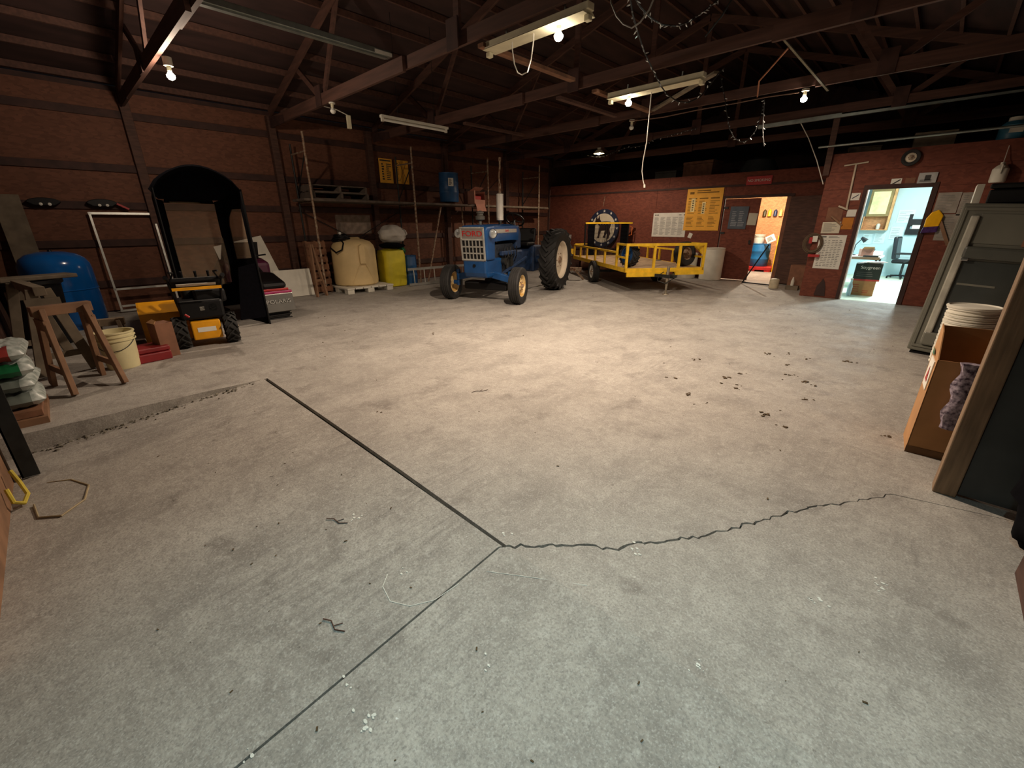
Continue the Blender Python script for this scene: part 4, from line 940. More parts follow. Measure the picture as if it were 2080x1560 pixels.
# ================================================================== LEFT FOREGROUND: bags, sawhorses, bucket, tank
t = thing('pressure_tank', 'glossy blue pressure tank standing by the left wall', 'tank', (-9.45, .0, 0))
B().lathe([(.33, 0), (.34, .02), (.34, .06), (.38, .08), (.4, .12), (.4, .88), (.39, .96), (.35, 1.04), (.27, 1.1), (.14, 1.135), (.001, 1.14)], 48).build('shell', mat('glossy_blue_enamel', (18, 92, 168), .18, var=.08), t, smooth=True)
B().lathe([(.402, .585), (.407, .59), (.407, .6), (.402, .605)], 48).build('weld_seam', MATS['glossy_blue_enamel'], t, smooth=True)
B().cyl((0, 0, 1.13), (0, 0, 1.16), .03, .02, 12).build('air_valve', M_BLACK, t)
t = thing('black_bin', 'black plastic bin in front of the blue pressure tank', 'bin', (-8.35, -.3, 0))
B().lathe([(.24, 0), (.3, .78), (.33, .8), (.33, .84), (.29, .84), (.22, .05), (.001, .05)], 32).build('body', M_BLACK, t, smooth=True)
o = B().box((0, 0, 0), (.3, .75, .05)).build('board_offcut', M_OLDW, bevel=.01); o.location = (-8.35, -.22, .868); o.rotation_euler = (0, R(0), R(22)); tag(o, 'grey board offcut lying across the black bin', 'board')
o = sheet('wide_plank', 'wide grey plank leaning on the left wall behind the blue tank', 'plank', (-10.35, -.42, .0), UY, .3, 1.98, M_OLDW, v=Vector((-.17, .01, 1)), th=.03)
# sawhorses
def sawhorse(label, loc, rz, m, L_=.5, H=.62, W=.62, flip=1, tiltx=0):
    t = thing('sawhorse', label, 'sawhorse', m=Matrix.Translation(loc) @ Matrix.Rotation(rz, 4, 'Z') @ Matrix.Rotation(tiltx, 4, 'X'), group='wooden sawhorses')
    B().b2((-L_ / 2 - .06, -.045, H - .09), (L_ / 2 + .06, .045, H)).build('top_beam', m, t, bevel=.005)
    for sx in (-1, 1):
        for sy in (-1, 1): B().bar((sx * L_ / 2, sy * .05, H - .03), (sx * (L_ / 2 + .04), sy * W / 2, .012), .09, .04, (1, 0, 0)).build('leg', m, t, bevel=.004)
        B().b2((sx * (L_ / 2 + .02) - .012, -.13, H - .22), (sx * (L_ / 2 + .02) + .012, .13, H - .12)).build('gusset', m, t)
        B().b2((sx * (L_ / 2 + .03) - .012, -W / 3, .18), (sx * (L_ / 2 + .03) + .012, W / 3, .24)).build('brace', m, t)
    return t
sawhorse('brown pine sawhorse standing in front, beside the cream bucket', (-5.82, -.06, 0), R(104), M_PINE, .3, .81, .56)
sawhorse('older grey sawhorse standing behind the brown one at the left edge', (-6.95, -.26, 0), R(10), M_OLDW, .9, .92, .42)
sawhorse('low grey sawhorse standing between the blue tank and the red case', (-7.6, .3, .0), R(80), mat('weathered_lumber', (126, 110, 90), .85, var=.25, scale=6, bump=.2),   .2, .36, .3)
# bag stack on a timber block
t = thing('timber_platform', 'low brown timber platform under the stack of bags', 'platform', (-5.3, -.46, 0))
B().b2((-.28, -.15, 0), (.42, .11, .055)).build('board', M_PINE, t); B().b2((-.3, -.15, .06), (.38, .09, .11)).build('board', M_PALLET, t)
def bag(i, label, z, dx, dy, rz, stripe):
    t = thing('soil_bag', label, 'bag', (-5.28 + dx, -.48 + dy, z), rz, 'stacked plastic bags')
    n, mm_ = 20, 14; vs = []; rd = random.Random(i)
    Lx, Ly, h = .30, .15, .062
    for s in (1, -1):
        for j in range(mm_ + 1):
            for k in range(n + 1):
                u, v = k / n * 2 - 1, j / mm_ * 2 - 1
                p = max(0, 1 - abs(u) ** 4) ** .5 * max(0, 1 - abs(v) ** 4) ** .5
                vs.append((u * Lx * (1 - .05 * v * v), v * Ly * (1 - .06 * u * u), h + s * h * p * (1 + .16 * math.sin(9 * u + i * 2 + 4 * v) * (s > 0) + .1 * math.sin(13 * v + i))))
    q = (n + 1) * (mm_ + 1); fs = []
    for s in range(2):
        for j in range(mm_):
            for k in range(n):
                a = s * q + j * (n + 1) + k; fs.append((a, a + 1, a + n + 2, a + n + 1))
    B().add(vs, fs).build('sack', M_BAG, t, smooth=True)
    if stripe:
        vv = vs[:]; fb = [f for f in fs if (f[0] % q) % (n + 1) >= n - 3 and 4 <= (f[0] % q) // (n + 1) <= mm_ - 5]
        B().add([(x * 1.006, y * 1.006, h + (z - h) * 1.04) for x, y, z in vv], fb).build('print_band', stripe, t, smooth=True)
    return t
for i, (dz, dx, dy, rz, st, lb) in enumerate(((0, .02, 0, .05, mat('grey_print_b', (96, 104, 98), .5), 'bottom white plastic bag of the stack at the left edge'), (.125, -.01, .0, -.06, MATS['grey_print_b'], 'second plastic bag up in the stack at the left edge'), (.25, .0, -.005, .08, M_GREEN, 'plastic bag with a green printed end in the left stack'), (.375, -.02, 0, -.03, mat('faded_red_print', (140, 50, 46), .5), 'top plastic bag with red print on the left stack'))):
    bag(i, lb, .112 + dz, dx, dy, rz, st)
# cream bucket
def bucket(name, label, loc, r=.15, h=.37, m=M_WPLAST, handle=True, group=None):
    t = thing(name, label, 'bucket', loc, 0, group)
    B().lathe([(r * .86, 0), (r * .88, .01), (r * .97, h * .76), (r * 1.06, h * .765), (r * 1.06, h * .79), (r * .98, h * .8), (r * .985, h * .86), (r * 1.06, h * .865), (r * 1.06, h * .89), (r, h * .9), (r * 1.0, h * .96), (r * 1.07, h * .965), (r * 1.07, h), (r * .96, h), (r * .84, .02), (.001, .02)], 36).build('body', m, t, smooth=True)
    if handle:
        B().tube([(r * 1.03 * math.cos(a), r * 1.03 * math.sin(a), h * .83 - .13 * math.sin(max(0, (a - R(-110)) / R(180)) * math.pi)) for a in [R(-110 + 10 * k) for k in range(19)]], .004, 5).build('bail', M_DKSTEEL, t)
    return t
bk = bucket('plastic_bucket', 'cream plastic bucket with measuring marks beside the brown sawhorse', (-6.34, .26, 0), .165, .41, mat('cream_bucket', (214, 204, 160), .5, var=.08))
b = B(); 
for k in range(12):
    a = R(-38 + (2 if k % 2 else 0)); r_ = .1475 + .0045 * k * .4; z = .04 + k * .018
    for j in range(3 if k % 3 else 5): a2 = a + j * .05; b.box((r_ * math.cos(a2) * 1.01, r_ * math.sin(a2) * 1.01, z), (.004, .009, .003), a2)
b.build('graduation_marks', M_INK, bk)
t = thing('tool_case', 'low red metal tool case on the floor behind the bucket', 'tool case', (-6.5, .44, 0), R(8))
B().b2((-.14, -.24, 0), (.2, .24, .1)).build('body', mat('dark_red_enamel', (128, 30, 34), .45, var=.15), t, bevel=.012); B().b2((-.145, -.245, .105), (.18, .245, .16)).build('lid', MATS['dark_red_enamel'], t, bevel=.012)
o = B().b2((-.35, -.3, 0), (.3, .3, .025)).build('rubber_mat', mat('grey_brown_board', (82, 66, 58), .8, var=.2)); o.location = (-7.3, .3, 0); tag(o, 'flat grey-brown board lying behind the red tool case', 'board')
t = thing('chipboard_box', 'upright brown chipboard box between the red case and the snow blower wheel', 'box', (-6.52, .68, 0), R(14))
B().b2((-.1, -.08, 0), (.1, .1, .41)).build('body', M_DCARD, t, bevel=.004); B().prism([(-.1, 0), (.1, 0), (.06, .05), (-.05, .06)], (0, -.08, .41), UX, (0, .5, .4), .004).build('torn_flap', M_CARD, t)
# rope and wire by the door track
o = B().tube([(-4.05, -.42, -.165), (-3.95, -.3, -.15), (-3.75, -.22, -.14), (-3.55, -.25, -.14), (-3.45, -.36, -.15), (-3.55, -.46, -.16), (-3.75, -.48, -.16)], .006, 6).build('wire_loop', mat('tan_wire', (150, 134, 104), .6)); tag(o, 'loop of thin tan wire on the floor at the left edge', 'wire')
o = B().tube([(-3.98, -.54, .02), (-3.95, -.52, -.06), (-3.88, -.5, -.13), (-3.8, -.52, -.15), (-3.74, -.55, -.1), (-3.78, -.56, -.02)], .012, 7).build('yellow_strap', mat('yellow_webbing', (190, 170, 60), .8)); tag(o, 'short yellow rope lying against the orange board at the left edge', 'rope')

# ================================================================== BACK WALL ITEMS
yb = YB - .006
s = sheet('wall_chart', 'wide white printed chart on the back wall, left of the yellow poster', 'poster', (-6.6, yb, 1.12), UX, 1.05, .68, M_PAPER)
s.matrix_world = s.matrix_world @ Matrix.Rotation(R(0), 4, 'Z')
b = B(); quadp(b, .05, .6, .1, .64, .005); quadp(b, .12, .6, .17, .64, .005); quadp(b, .8, .61, .88, .63, .005); quadp(b, .95, .6, .99, .64, .005); lines(b, .05, 1.0, .05, .57, 22, .005, 3, .35, 5)
b.build('print', mat('grey_print', (120, 120, 116), .8), s)
s = sheet('safety_poster', 'large yellow safety poster on the back wall beside the double door', 'poster', (-5.62, yb - .006, 1.31), UX, 1.0, 1.13, M_POSTY)
b = B(); lines(b, .28, .95, .98, 1.08, 2, .005, 8, .5); quadp(b, .08, .97, .2, 1.03, .005)
for c in range(3):
    x = .06 + .31 * c; quadp(b, x, .84, x + .24, .87, .005); lines(b, x, x + .28, .44, .8, 9, .005, 20 + c, .35); lines(b, x, x + .28, .1, .38, 8, .005, 30 + c, .35)
b.build('print', mat('brown_print', (128, 92, 24), .8), s)
b = B(); quadp(b, .14, .5, .26, .86, .006); quadp(b, .46, .44, .56, .76, .006); b.build('pale_box', mat('pale_print_box', (236, 214, 150), .8), s)
b = B()
for k in range(5): quadp(b, .18, .54 + .06 * k, .22, .57 + .06 * k, .007); quadp(b, .49, .47 + .055 * k, .53, .5 + .055 * k, .007)
b.build('figures', M_INK, s)
s = sheet('dark_poster', 'dark blue-grey printed poster on the closed door leaf', 'poster', (-4.38, YB + .018 - .012, 1.36), UX, .46, .57, mat('slate_poster', (78, 88, 100), .6, var=.1), tilt=R(-1))
b = B(); lines(b, .06, .42, .06, .46, 9, .005, 4, .4, 2); b.build('print', mat('pale_slate_print', (150, 154, 160), .8), s)
s = sheet('paper_note', 'plain pale paper on the closed door leaf beside the dark poster', 'paper', (-3.9, YB + .018 - .014, 1.46), UX, .22, .3, mat('aged_paper', (196, 190, 172), .8, var=.06), tilt=R(-3))
s = sheet('paper_scrap', 'torn scrap of white paper under the corner of the yellow poster', 'paper', (-5.46, yb, 1.12), UX, .11, .14, M_PAPER, tilt=R(-20))
s = sheet('no_smoking_sign', 'red NO SMOKING sign on the board above the double door', 'sign', (-4.08, YB - .027, 2.44), UX, .6, .2, M_REDP, th=.006)
text('NO SMOKING', .085, M_PAPER, 'lettering', s, Matrix.Translation((.3, .1, .008)), .001, 1.0)
o = B().tube([(-8.42, YB - .02, 2.03), (-8.4, YB - .02, 2.25), (-8.38, YB - .02, 2.36)], .008, 6).build('hanging_rod', M_RUST); tag(o, 'thin rod hanging on the back wall above the round sign', 'rod')
s = sheet('grey_board', 'grey board leaning in the far left corner behind the tractor tyre', 'board', (-10.25, 12.93, .0), UX, .6, 1.15, mat('pale_grey_board', (168, 164, 158), .7, var=.08), v=Vector((0, .2, 1)), th=.02)
t = thing('wooden_chest', 'brown wooden chest in the far corner behind the tractor rear wheel', 'chest', (-9.4, 12.3, 0), R(10))
B().b2((-.5, -.35, 0), (.5, .35, .7)).build('body', M_WOODD, t, bevel=.01); B().b2((-.53, -.38, .7), (.53, .38, .76)).build('lid', M_WOODD, t, bevel=.01)
t = thing('plough_share', 'rusty red-brown implement on the floor between tractor and trailer', 'implement', (-7.55, 10.0, 0), R(25))
B().bar((-.5, 0, .3), (.5, 0, .3), .1).build('beam', M_RUST, t); B().bar((.3, 0, .3), (.55, .1, .02), .06).build('shank', M_RUST, t); B().bar((-.3, 0, .3), (-.15, .1, .02), .06).build('shank', M_RUST, t); B().prism([(0, 0), (.4, 0), (.25, .28), (.05, .3)], (-.3, .1, .02), UX, UZ, .03).build('mouldboard', mat('rust_red', (120, 62, 44), .7, var=.2), t)

# ================================================================== OFFICE WALL ITEMS
yo = YO - .006
s = sheet('wall_planner', 'large white wall planner sheet at the left of the office doorway', 'poster', (-1.86, yo, .6), UX, .46, .67, M_PAPER, tilt=R(0))
b = B(); lines(b, .04, .42, .04, .58, 16, .005, 12, .3, 6); quadp(b, .04, .62, .12, .65, .005); lines(b, .16, .42, .61, .65, 2, .005, 3); b.build('print', MATS['grey_print'], s)
s = sheet('typed_notice', 'typed white notice above the wall planner', 'paper', (-1.86, yo, 1.3), UX, .31, .22, mat('cream_paper', (208, 200, 180), .8, var=.05), tilt=R(1))
b = B(); lines(b, .03, .28, .03, .2, 9, .005, 14, .35); b.build('print', MATS['grey_print'], s)
s = sheet('cardboard_sheet', 'brown cardboard sheet pinned above the typed notice', 'cardboard', (-1.83, yo, 1.54), UX, .26, .26, M_DCARD)
s = sheet('orange_notice', 'orange-brown notice card beside the typed notice', 'paper', (-1.54, yo, 1.38), UX, .18, .22, mat('orange_card', (190, 120, 40), .8))
s = sheet('small_notice', 'small white notice with a blue stroke beside the hanging auger', 'paper', (-1.5, yo, 1.92), UX, .14, .13, M_PAPER, group='small notices on the office wall'); B().bar((.02, .03, .006), (.12, .1, .006), .015, .002, (0, 0, 1)).build('print', M_NAVY, s)
s = sheet('small_notice', 'small blank white notice left of the office door frame', 'paper', (-1.5, yo, 1.62), UX, .15, .13, M_PAPER, group='small notices on the office wall')
s = sheet('small_notice', 'small white notice with a dark diagonal above the office door, leftmost of three', 'paper', (-.95, yo, 2.15), UX, .15, .12, M_PAPER, group='small notices on the office wall'); B().bar((.02, .02, .006), (.13, .1, .006), .02, .002, (0, 0, 1)).build('print', M_INK, s)
s = sheet('small_notice', 'faded brown card above the office door, middle of three', 'paper', (-.75, yo, 2.17), UX, .14, .1, M_DCARD, group='small notices on the office wall')
s = sheet('picture_notice', 'grey picture notice above the right end of the office door', 'paper', (-.58, yo - .02, 2.17), UX, .25, .17, mat('grey_picture', (172, 172, 170), .5)); b = B(); quadp(b, .09, .04, .17, .13, .005); lines(b, .03, .22, .02, .06, 2, .005, 6); b.build('print', M_INK, s)
for x, w_, z0, z1, lb in ((-.24, .3, 1.66, 2.0, 'silvery plastic-covered sheet right of the office door, upper left'), (.07, .16, 1.62, 1.99, 'narrow plastic-covered sheet beside the fridge top'), (-.12, .28, 1.2, 1.64, 'silvery plastic-covered sheet right of the office door, lower')):
    s = sheet('plastic_sleeve', lb, 'paper', (x, yo, z0), UX, w_, z1 - z0, mat('plastic_sleeve', (158, 150, 140), .2, var=.2, scale=6), group='plastic sleeves'); b = B(); lines(b, .03, w_ - .03, .04, z1 - z0 - .04, 10, .005, int(x * 100), .25); b.build('print', MATS['grey_print'], s)
# hanging auger with T handle
t = thing('hand_auger', 'long grey hand auger with a T handle hanging left of the office door', 'auger', (0, 0, 0))
M_STICK = mat('pale_worn_wood', (196, 180, 158), .7, var=.15)
B().cyl((-1.545, YO - .03, 2.56), (-1.52, YO - .03, 1.76), .018, None, 10).build('shaft', M_STICK, t, smooth=True); B().cyl((-1.73, YO - .035, 2.55), (-1.36, YO - .035, 2.585), .014, None, 8).build('handle', M_STICK, t, smooth=True); B().bar((-1.5, YO - .03, 1.75), (-1.66, YO - .04, 1.82), .025, .03).build('blade', M_STICK, t)
o = B().bar((-1.74, YO - .03, 1.63), (-1.53, YO - .03, 1.46), .02, .03).build('wooden_stick', M_PINE); tag(o, 'short wooden stick fixed slanting over the cardboard sheet', 'stick')
# wheel on wall
t = thing('hung_tyre', 'small black wheel with a white hub hung high above the office door', 'wheel', m=Matrix.Translation((-.76, YO - .06, 2.6)))
tyre('tyre', t, (0, 0, 0), .135, .07, .075, M_CREAMRIM, hub_side=-1)
B().bar((-1.97, YO - .05, 2.78), (-1.97, YO - .05, 3.4), .09, .09)
# cord coil on the wall corner
t = thing('wire_coil', 'coil of brown cable hanging at the left end of the office wall', 'cable', m=frame((-1.95, YO - .03, 1.1), UX, UZ))
for k in range(5): B().tube([((.13 + .012 * k) * math.cos(a * math.pi / 12), (.15 + .012 * k) * math.sin(a * math.pi / 12), .012 * (k % 3)) for a in range(24)], .009, 6, True).build('loop', mat('brown_cable', (96, 78, 58), .6, var=.2), t, smooth=True)
B().b2((-.02, .03, 0), (.07, .15, .035)).build('tag_card', M_PAPER, t); B().b2((-.07, .0, .0), (-.015, .12, .05)).build('red_plug', M_REDP, t)
o = B().b2((-1.98, YO - .09, .83), (-1.78, YO - .012, .88)).build('red_ledge', M_REDP); tag(o, 'small red metal ledge under the cable coil', 'ledge')
o = B().b2((-1.985, YO + .35, 1.85), (-2.0, YO + .48, 2.05)).build('side_card', M_PAPER); tag(o, 'small pale card on the side of the office wall', 'paper')
o = B().prism([(0, 0), (.2, 0), (.17, .2), (.14, .3), (.1, .36), (.07, .28), (.02, .2)], (-1.72, YO - .012, .04), UX, UZ, .01).build('dark_splash', mat('dark_stain_board', (52, 30, 26), .7)); tag(o, 'dark pointed scrap of rubber low on the office wall', 'scrap')
t = thing('white_jug', 'white plastic jug hanging high on the wall above the fridge', 'jug', (.42, YO - .12, 2.12))
B().lathe([(.09, 0), (.1, .02), (.1, .2), (.06, .25), (.03, .27), (.03, .3), (.001, .3)], 24).build('body', M_WPLAST, t, smooth=True); B().tube([(.0, -.03, .29), (0, -.12, .25), (0, -.11, .13)], .012, 6).build('handle', M_WPLAST, t, smooth=True); B().cyl((0, 0, .3), (0, .09, .55), .006, None, 6).build('hanger_wire', M_CORD, t)
# yellow and purple packet in the doorway edge, leaning board
t = thing('snack_packet', 'shiny yellow and purple foil packet hung right of the office doorway', 'packet', m=frame((-.3, YO - .03, 1.42), UX, UZ))
blobb = B(); blobb.prism([(0, 0), (.2, .02), (.22, .2), (.14, .3), (.05, .26), (.0, .15)], (0, 0, 0), UX, UY, .04).build('foil', mat('yellow_foil', (250, 186, 20), .25, .1, var=.08, scale=10), t, bevel=.015); B().prism([(-.02, -.1), (.2, -.08), (.2, .03), (.0, .02)], (0, 0, 0), UX, UY, .035).build('purple_foil', mat('purple_foil', (84, 54, 110), .2, .4, var=.4, scale=20), t, bevel=.01)
o = B().bar((-.17, YO - .04, 1.66), (.1, YO - .04, 1.12), .03, .05).build('leaning_lath', M_PINE); tag(o, 'thin wooden lath sticking out beside the yellow packet', 'lath')
# things on the office roof
t = thing('water_jug', 'blue and white water jug on top of the office wall at the right edge', 'jug', (.42, YO + .25, 2.77))
B().lathe([(.16, 0), (.18, .02), (.18, .22), (.12, .28)], 28).build('body', mat('teal_blue_plastic', (60, 120, 148), .4), t, smooth=True); B().lathe([(.1, .28), (.1, .34), (.001, .35)], 20).build('lid', M_WPLAST, t, smooth=True); B().b2((-.06, -.185, .1), (.1, -.17, .2)).build('label_sheet', M_WPLAST, t)
for i, (x, y, z, sx, sy, sz, m_, lb) in enumerate(((-5.7, 14.2, 2.72, .9, .6, .5, M_DCARD, 'dusty dark carton on the storage loft above the yellow poster'), (-6.9, 14.6, 2.72, .7, .6, .35, M_SMOKED, 'grey carton at the left on the storage loft'), (-.55, 11.7, 2.77, .55, .4, .26, M_OLDW, 'pale board box on the office roof behind the small wheel'), (-1.55, 11.75, 2.77, .5, .3, .14, M_OLDW, 'low grey box on the office roof, left end'))):
    t = thing('loft_box', lb, 'box', (x, y, z), R(6 * (i - 1)), 'boxes on the lofts'); B().b2((-sx / 2, -sy / 2, 0), (sx / 2, sy / 2, sz * .85)).build('body', m_, t, bevel=.005); B().b2((-sx / 2 - .01, -sy / 2 - .01, sz * .86), (sx / 2 + .01, sy / 2 + .01, sz)).build('lid', m_, t, bevel=.005)
t = thing('loft_sheet', 'dark rounded cover heaped on the storage loft above the wall', 'cover', (-4.2, 14.4, 2.72)); B().lathe([(.5, 0), (.48, .2), (.36, .42), (.15, .5), (.001, .5)], 24).build('cover', M_GPANEL, t, smooth=True)

# ================================================================== STORAGE ROOM CONTENT (seen through the door)
t = thing('red_pallet', 'red plastic pallet on the storage room floor', 'pallet', (-4.25, 16.55, 0))
B().b2((-.6, -.45, .05), (.45, .45, .15)).build('deck', M_REDP, t, bevel=.01)
for x in (-.5, -.1, .35): B().b2((x - .08, -.44, 0), (x + .08, .44, .05)).build('runner', M_REDP, t)
barrel('plastic_barrel', 'bright blue barrel on the red pallet inside the storage room', (-4.3, 16.5, .15), .29, .72, M_BBAR, ribs=2)
t = bucket('plastic_pail', 'white pail standing on the bright blue barrel', (-4.4, 16.5, .875), .17, .28, M_WPLAST, False)
t = thing('paper_tag', 'tilted white paper held up by a stick beside the blue barrel', 'paper', m=frame((-3.97, 16.1, 1.02), UX, UZ) @ Matrix.Rotation(R(28), 4, 'Z')); B().b2((-.12, -.1, 0), (.14, .12, .006)).build('sheet', M_PAPER, t); b = B(); lines(b, -.08, .1, -.05, .08, 4, .008, 5); b.build('print', M_INK, t)
t = thing('yellow_cabinet', 'yellow metal locker at the right inside the storage room', 'cabinet', (-3.66, 16.5, 0)); B().b2((-.14, -.25, .0), (.3, .3, 1.12)).build('body', M_YEL, t, bevel=.008); B().b2((-.12, -.262, .06), (.28, -.25, 1.08)).build('door', M_YEL, t, bevel=.004)
o = thing('brown_jug', 'brown bottle beside the white pail on the barrel', 'bottle', (-4.17, 16.4, .875)); B().lathe([(.05, 0), (.055, .12), (.03, .17), (.015, .2), (.015, .23), (.001, .23)], 16).build('body', M_DCARD, o, smooth=True)
GL = [(-4.55, (70, 60, 30), 'olive'), (-4.4, (214, 190, 40), 'yellow'), (-4.23, (40, 54, 88), 'navy'), (-4.07, (226, 190, 110), 'tan'), (-3.92, (196, 74, 50), 'red'), (-3.78, (230, 216, 200), 'white')]
for x, c, nm in GL:
    t = thing('spray_can', nm + ' can hung in the row on the bare board wall in storage', 'can', (x, 17.13, 1.72), 0, 'cans in a row in storage')
    B().lathe([(.055, 0), (.055, .16), (.04, .19), (.02, .2), (.02, .22), (.001, .22)], 14).build('body', mat('can_' + nm, c, .4), t, smooth=True); B().cyl((0, 0, .08), (0, .066, .08), .015, None, 8).build('hook', M_DKSTEEL, t)
# clutter outside the storage door
o = B().cyl((-3.1, 12.55, 1.0), (-3.55, 12.5, .02), .016, None, 8).build('black_pole', M_BLACK, smooth=True); tag(o, 'thin black pole leaning across the storage doorway', 'pole')
o = B().bar((-3.55, 12.6, .03), (-2.85, 12.45, .03), .03).build('floor_bar', M_BLACK); tag(o, 'black bar lying on the floor at the storage doorway', 'bar')
t = thing('metal_can', 'cream round can on the floor at the right of the storage doorway', 'can', (-2.72, 12.15, 0)); B().lathe([(.1, 0), (.105, .01), (.105, .2), (.09, .22), (.06, .23), (.001, .23)], 24).build('body', mat('cream_can', (200, 188, 160), .5), t, smooth=True); B().tube([(-.06, 0, .23), (0, 0, .3), (.06, 0, .23)], .006, 6).build('handle', M_DKSTEEL, t)
t = thing('brown_box', 'brown upright box standing at the foot of the open storage door leaf', 'box', (-2.28, 12.45, 0)); B().b2((-.2, -.14, 0), (.18, .14, .56)).build('body', M_DCARD, t, bevel=.005); B().b2((-.22, -.16, .0), (.2, .16, .03)).build('base', M_OLDW, t)
t = thing('white_bottle', 'slim white bottle in front of the brown upright box', 'bottle', (-2.33, 12.12, 0)); B().b2((-.12, -.06, 0), (.14, .08, .1)).build('tray', M_OLDW, t); B().lathe([(.035, .1), (.037, .2), (.02, .26), (.012, .3), (.001, .3)], 14).build('body', M_WPLAST, t, smooth=True)

# ================================================================== OFFICE CONTENT
t = thing('carton', 'pale printed carton on the floor inside the office door', 'box', (-1.03, 12.3, .005), R(4)); B().b2((-.22, -.15, 0), (.22, .2, .31)).build('body', M_CARD, t, bevel=.004)
b = B(frame((-.22, -.151, 0), UX, UZ)); lines(b, .04, .2, .06, .25, 4, .001, 5, .4); lines(b, .24, .4, .05, .12, 2, .001, 9, .5); b.build('print', mat('carton_red_print', (170, 84, 60), .8), t)
t = thing('product_box', 'dark green Soygreen box on top of the pale carton', 'box', (-1.0, 12.32, .316), R(4)); B().b2((-.23, -.16, 0), (.23, .2, .36)).build('body', mat('dark_green_box', (36, 48, 42), .6, var=.1), t, bevel=.004); B().b2((-.232, -.163, 0), (.232, .2, .035)).build('red_band', mat('red_band', (186, 60, 54), .6), t)
text('Soygreen', .09, M_PAPER, 'lettering', t, Matrix.Translation((.03, -.162, .28)) @ Matrix.Rotation(R(90), 4, 'X'), .001); b = B(frame((-.2, -.1615, 0), UX, UZ)); lines(b, .02, .36, .08, .2, 3, .001, 5, .2); b.build('print', MATS['grey_print'], t)
for k in range(3): o = B().b2((-.16, -.12, 0), (.16, .12, .012)).build('paper_pile', M_PAPER); o.location = (-1.0 + .05 * k, 12.34 - .03 * k, .68 + .013 * k); o.rotation_euler.z = R(20 * k - 10); tag(o, ['lowest', 'middle', 'topmost'][k] + ' of the papers lying on the dark green box', 'paper', 'papers on the box')
t = thing('spray_bottle', 'pale blue plastic bottle beside the dark green box at the door jamb', 'bottle', (-1.2, 11.95, .005)); B().lathe([(.04, 0), (.045, .2), (.02, .28), (.02, .34), (.001, .34)], 16).build('body', mat('pale_blue_bottle', (190, 220, 232), .4), t, smooth=True); B().b2((-.02, -.05, .34), (.02, .02, .37)).build('sprayer', M_WPLAST, t)
t = thing('desk', 'desk against the left side inside the office', 'desk', (-1.4, 13.9, .004)); B().b2((-.5, -.5, .7), (.46, .6, .735)).build('top', M_WHITE, t, bevel=.004); B().b2((-.48, -.51, .68), (.46, -.5, .74)).build('edge', M_PINE, t)
for x in (-.45, .4):
    for y in (-.45, .5): B().b2((x - .02, y - .02, 0), (x + .02, y + .02, .7)).build('leg', M_DKSTEEL, t)
t = thing('tan_box', 'small tan carton on the office desk', 'box', (-1.25, 13.7, .742), R(20)); B().b2((-.12, -.1, 0), (.12, .1, .17)).build('body', M_PCARD, t, bevel=.004); B().prism([(-.12, 0), (.12, 0), (.1, .08), (-.1, .08)], (0, -.1, .17), UX, (0, -.5, .5), .004).build('flap', M_CARD, t)
t = thing('desk_phone', 'white and black desk phone on the office desk', 'phone', (-1.08, 14.1, .742)); B().prism([(0, 0), (.22, 0), (.22, .1), (0, .04)], (-.1, .1, 0), (0, 1, 0), UZ, .2).build('base', M_WPLAST, t, bevel=.01); B().bar((-.08, .0, .1), (-.08, .22, .14), .04).build('handset', M_BLACK, t, bevel=.01)
t = thing('monitor_arm', 'small black desk lamp on the office desk', 'lamp', (-1.55, 14.1, .742)); B().lathe([(.07, 0), (.07, .015), (.001, .02)], 16).build('base', M_BLACK, t); B().tube([(0, 0, .02), (.02, 0, .25), (.12, -.02, .4)], .01, 6).build('arm', M_BLACK, t); B().cyl((.1, -.02, .42), (.2, -.03, .34), .03, .06, 14).build('shade', M_BLACK, t)
t = thing('black_binder', 'black binder lying on the office desk', 'binder', (-1.1, 13.55, .742), R(-15)); B().b2((-.15, -.1, 0), (.15, .1, .03)).build('cover', M_BLACK, t); B().b2((-.14, -.09, .004), (.155, .09, .026)).build('pages', M_PAPER, t)
# cork cabinet on the back wall
t = thing('wall_cabinet', 'wall cabinet with a pale yellow panel and open shelf in the office', 'cabinet', (-1.47, 17.17, 1.3))
B().b2((-.32, -.25, .38), (.2, 0, 1.12)).build('carcass', mat('olive_wood', (140, 118, 74), .7), t); B().b2((-.26, -.262, .44), (.12, -.25, 1.04)).build('yellow_panel', mat('pale_yellow_panel', (240, 226, 168), .7), t)
B().b2((-.36, -.25, .0), (.2, 0, .02)).b2((-.36, -.25, .02), (-.34, 0, .38)).b2((-.36, -.02, .02), (.2, 0, .38)).build('shelf', M_OSB, t); B().b2((.2, -.27, 0), (.25, 0, 1.14)).build('side_post', mat('honey_wood', (200, 150, 96), .6), t)
t = thing('white_cup', 'small white pot in the open shelf of the wall cabinet', 'pot', (-1.45, 17.05, 1.322)); B().lathe([(.04, 0), (.05, .12), (.03, .16), (.001, .16)], 16).build('body', M_WPLAST, t, smooth=True)
for x, z, w_, h_, lb in ((-1.75, .9, .22, .3, 'white paper on the office wall at the left under the cabinet'), (-1.48, .92, .26, .3, 'white paper on the office wall right under the cabinet'), (-1.08, 1.5, .36, .35, 'pale sheet on the blue office wall beside the cabinet'), (-1.15, 1.05, .3, .35, 'pale list on the blue office wall above the chair')):
    s = sheet('office_sheet', lb, 'paper', (x, 17.19, z), UX, w_, h_, mat('bluish_paper', (206, 228, 232), .8, var=.03), group='sheets on the office wall'); b = B(); lines(b, .03, w_ - .03, .04, h_ - .04, 6, .005, int(z * 10), .2); b.build('print', MATS['grey_print'], s)
t = thing('letter_tray', 'black letter tray rack on the office wall', 'tray', (-.5, 17.19, 1.18)); 
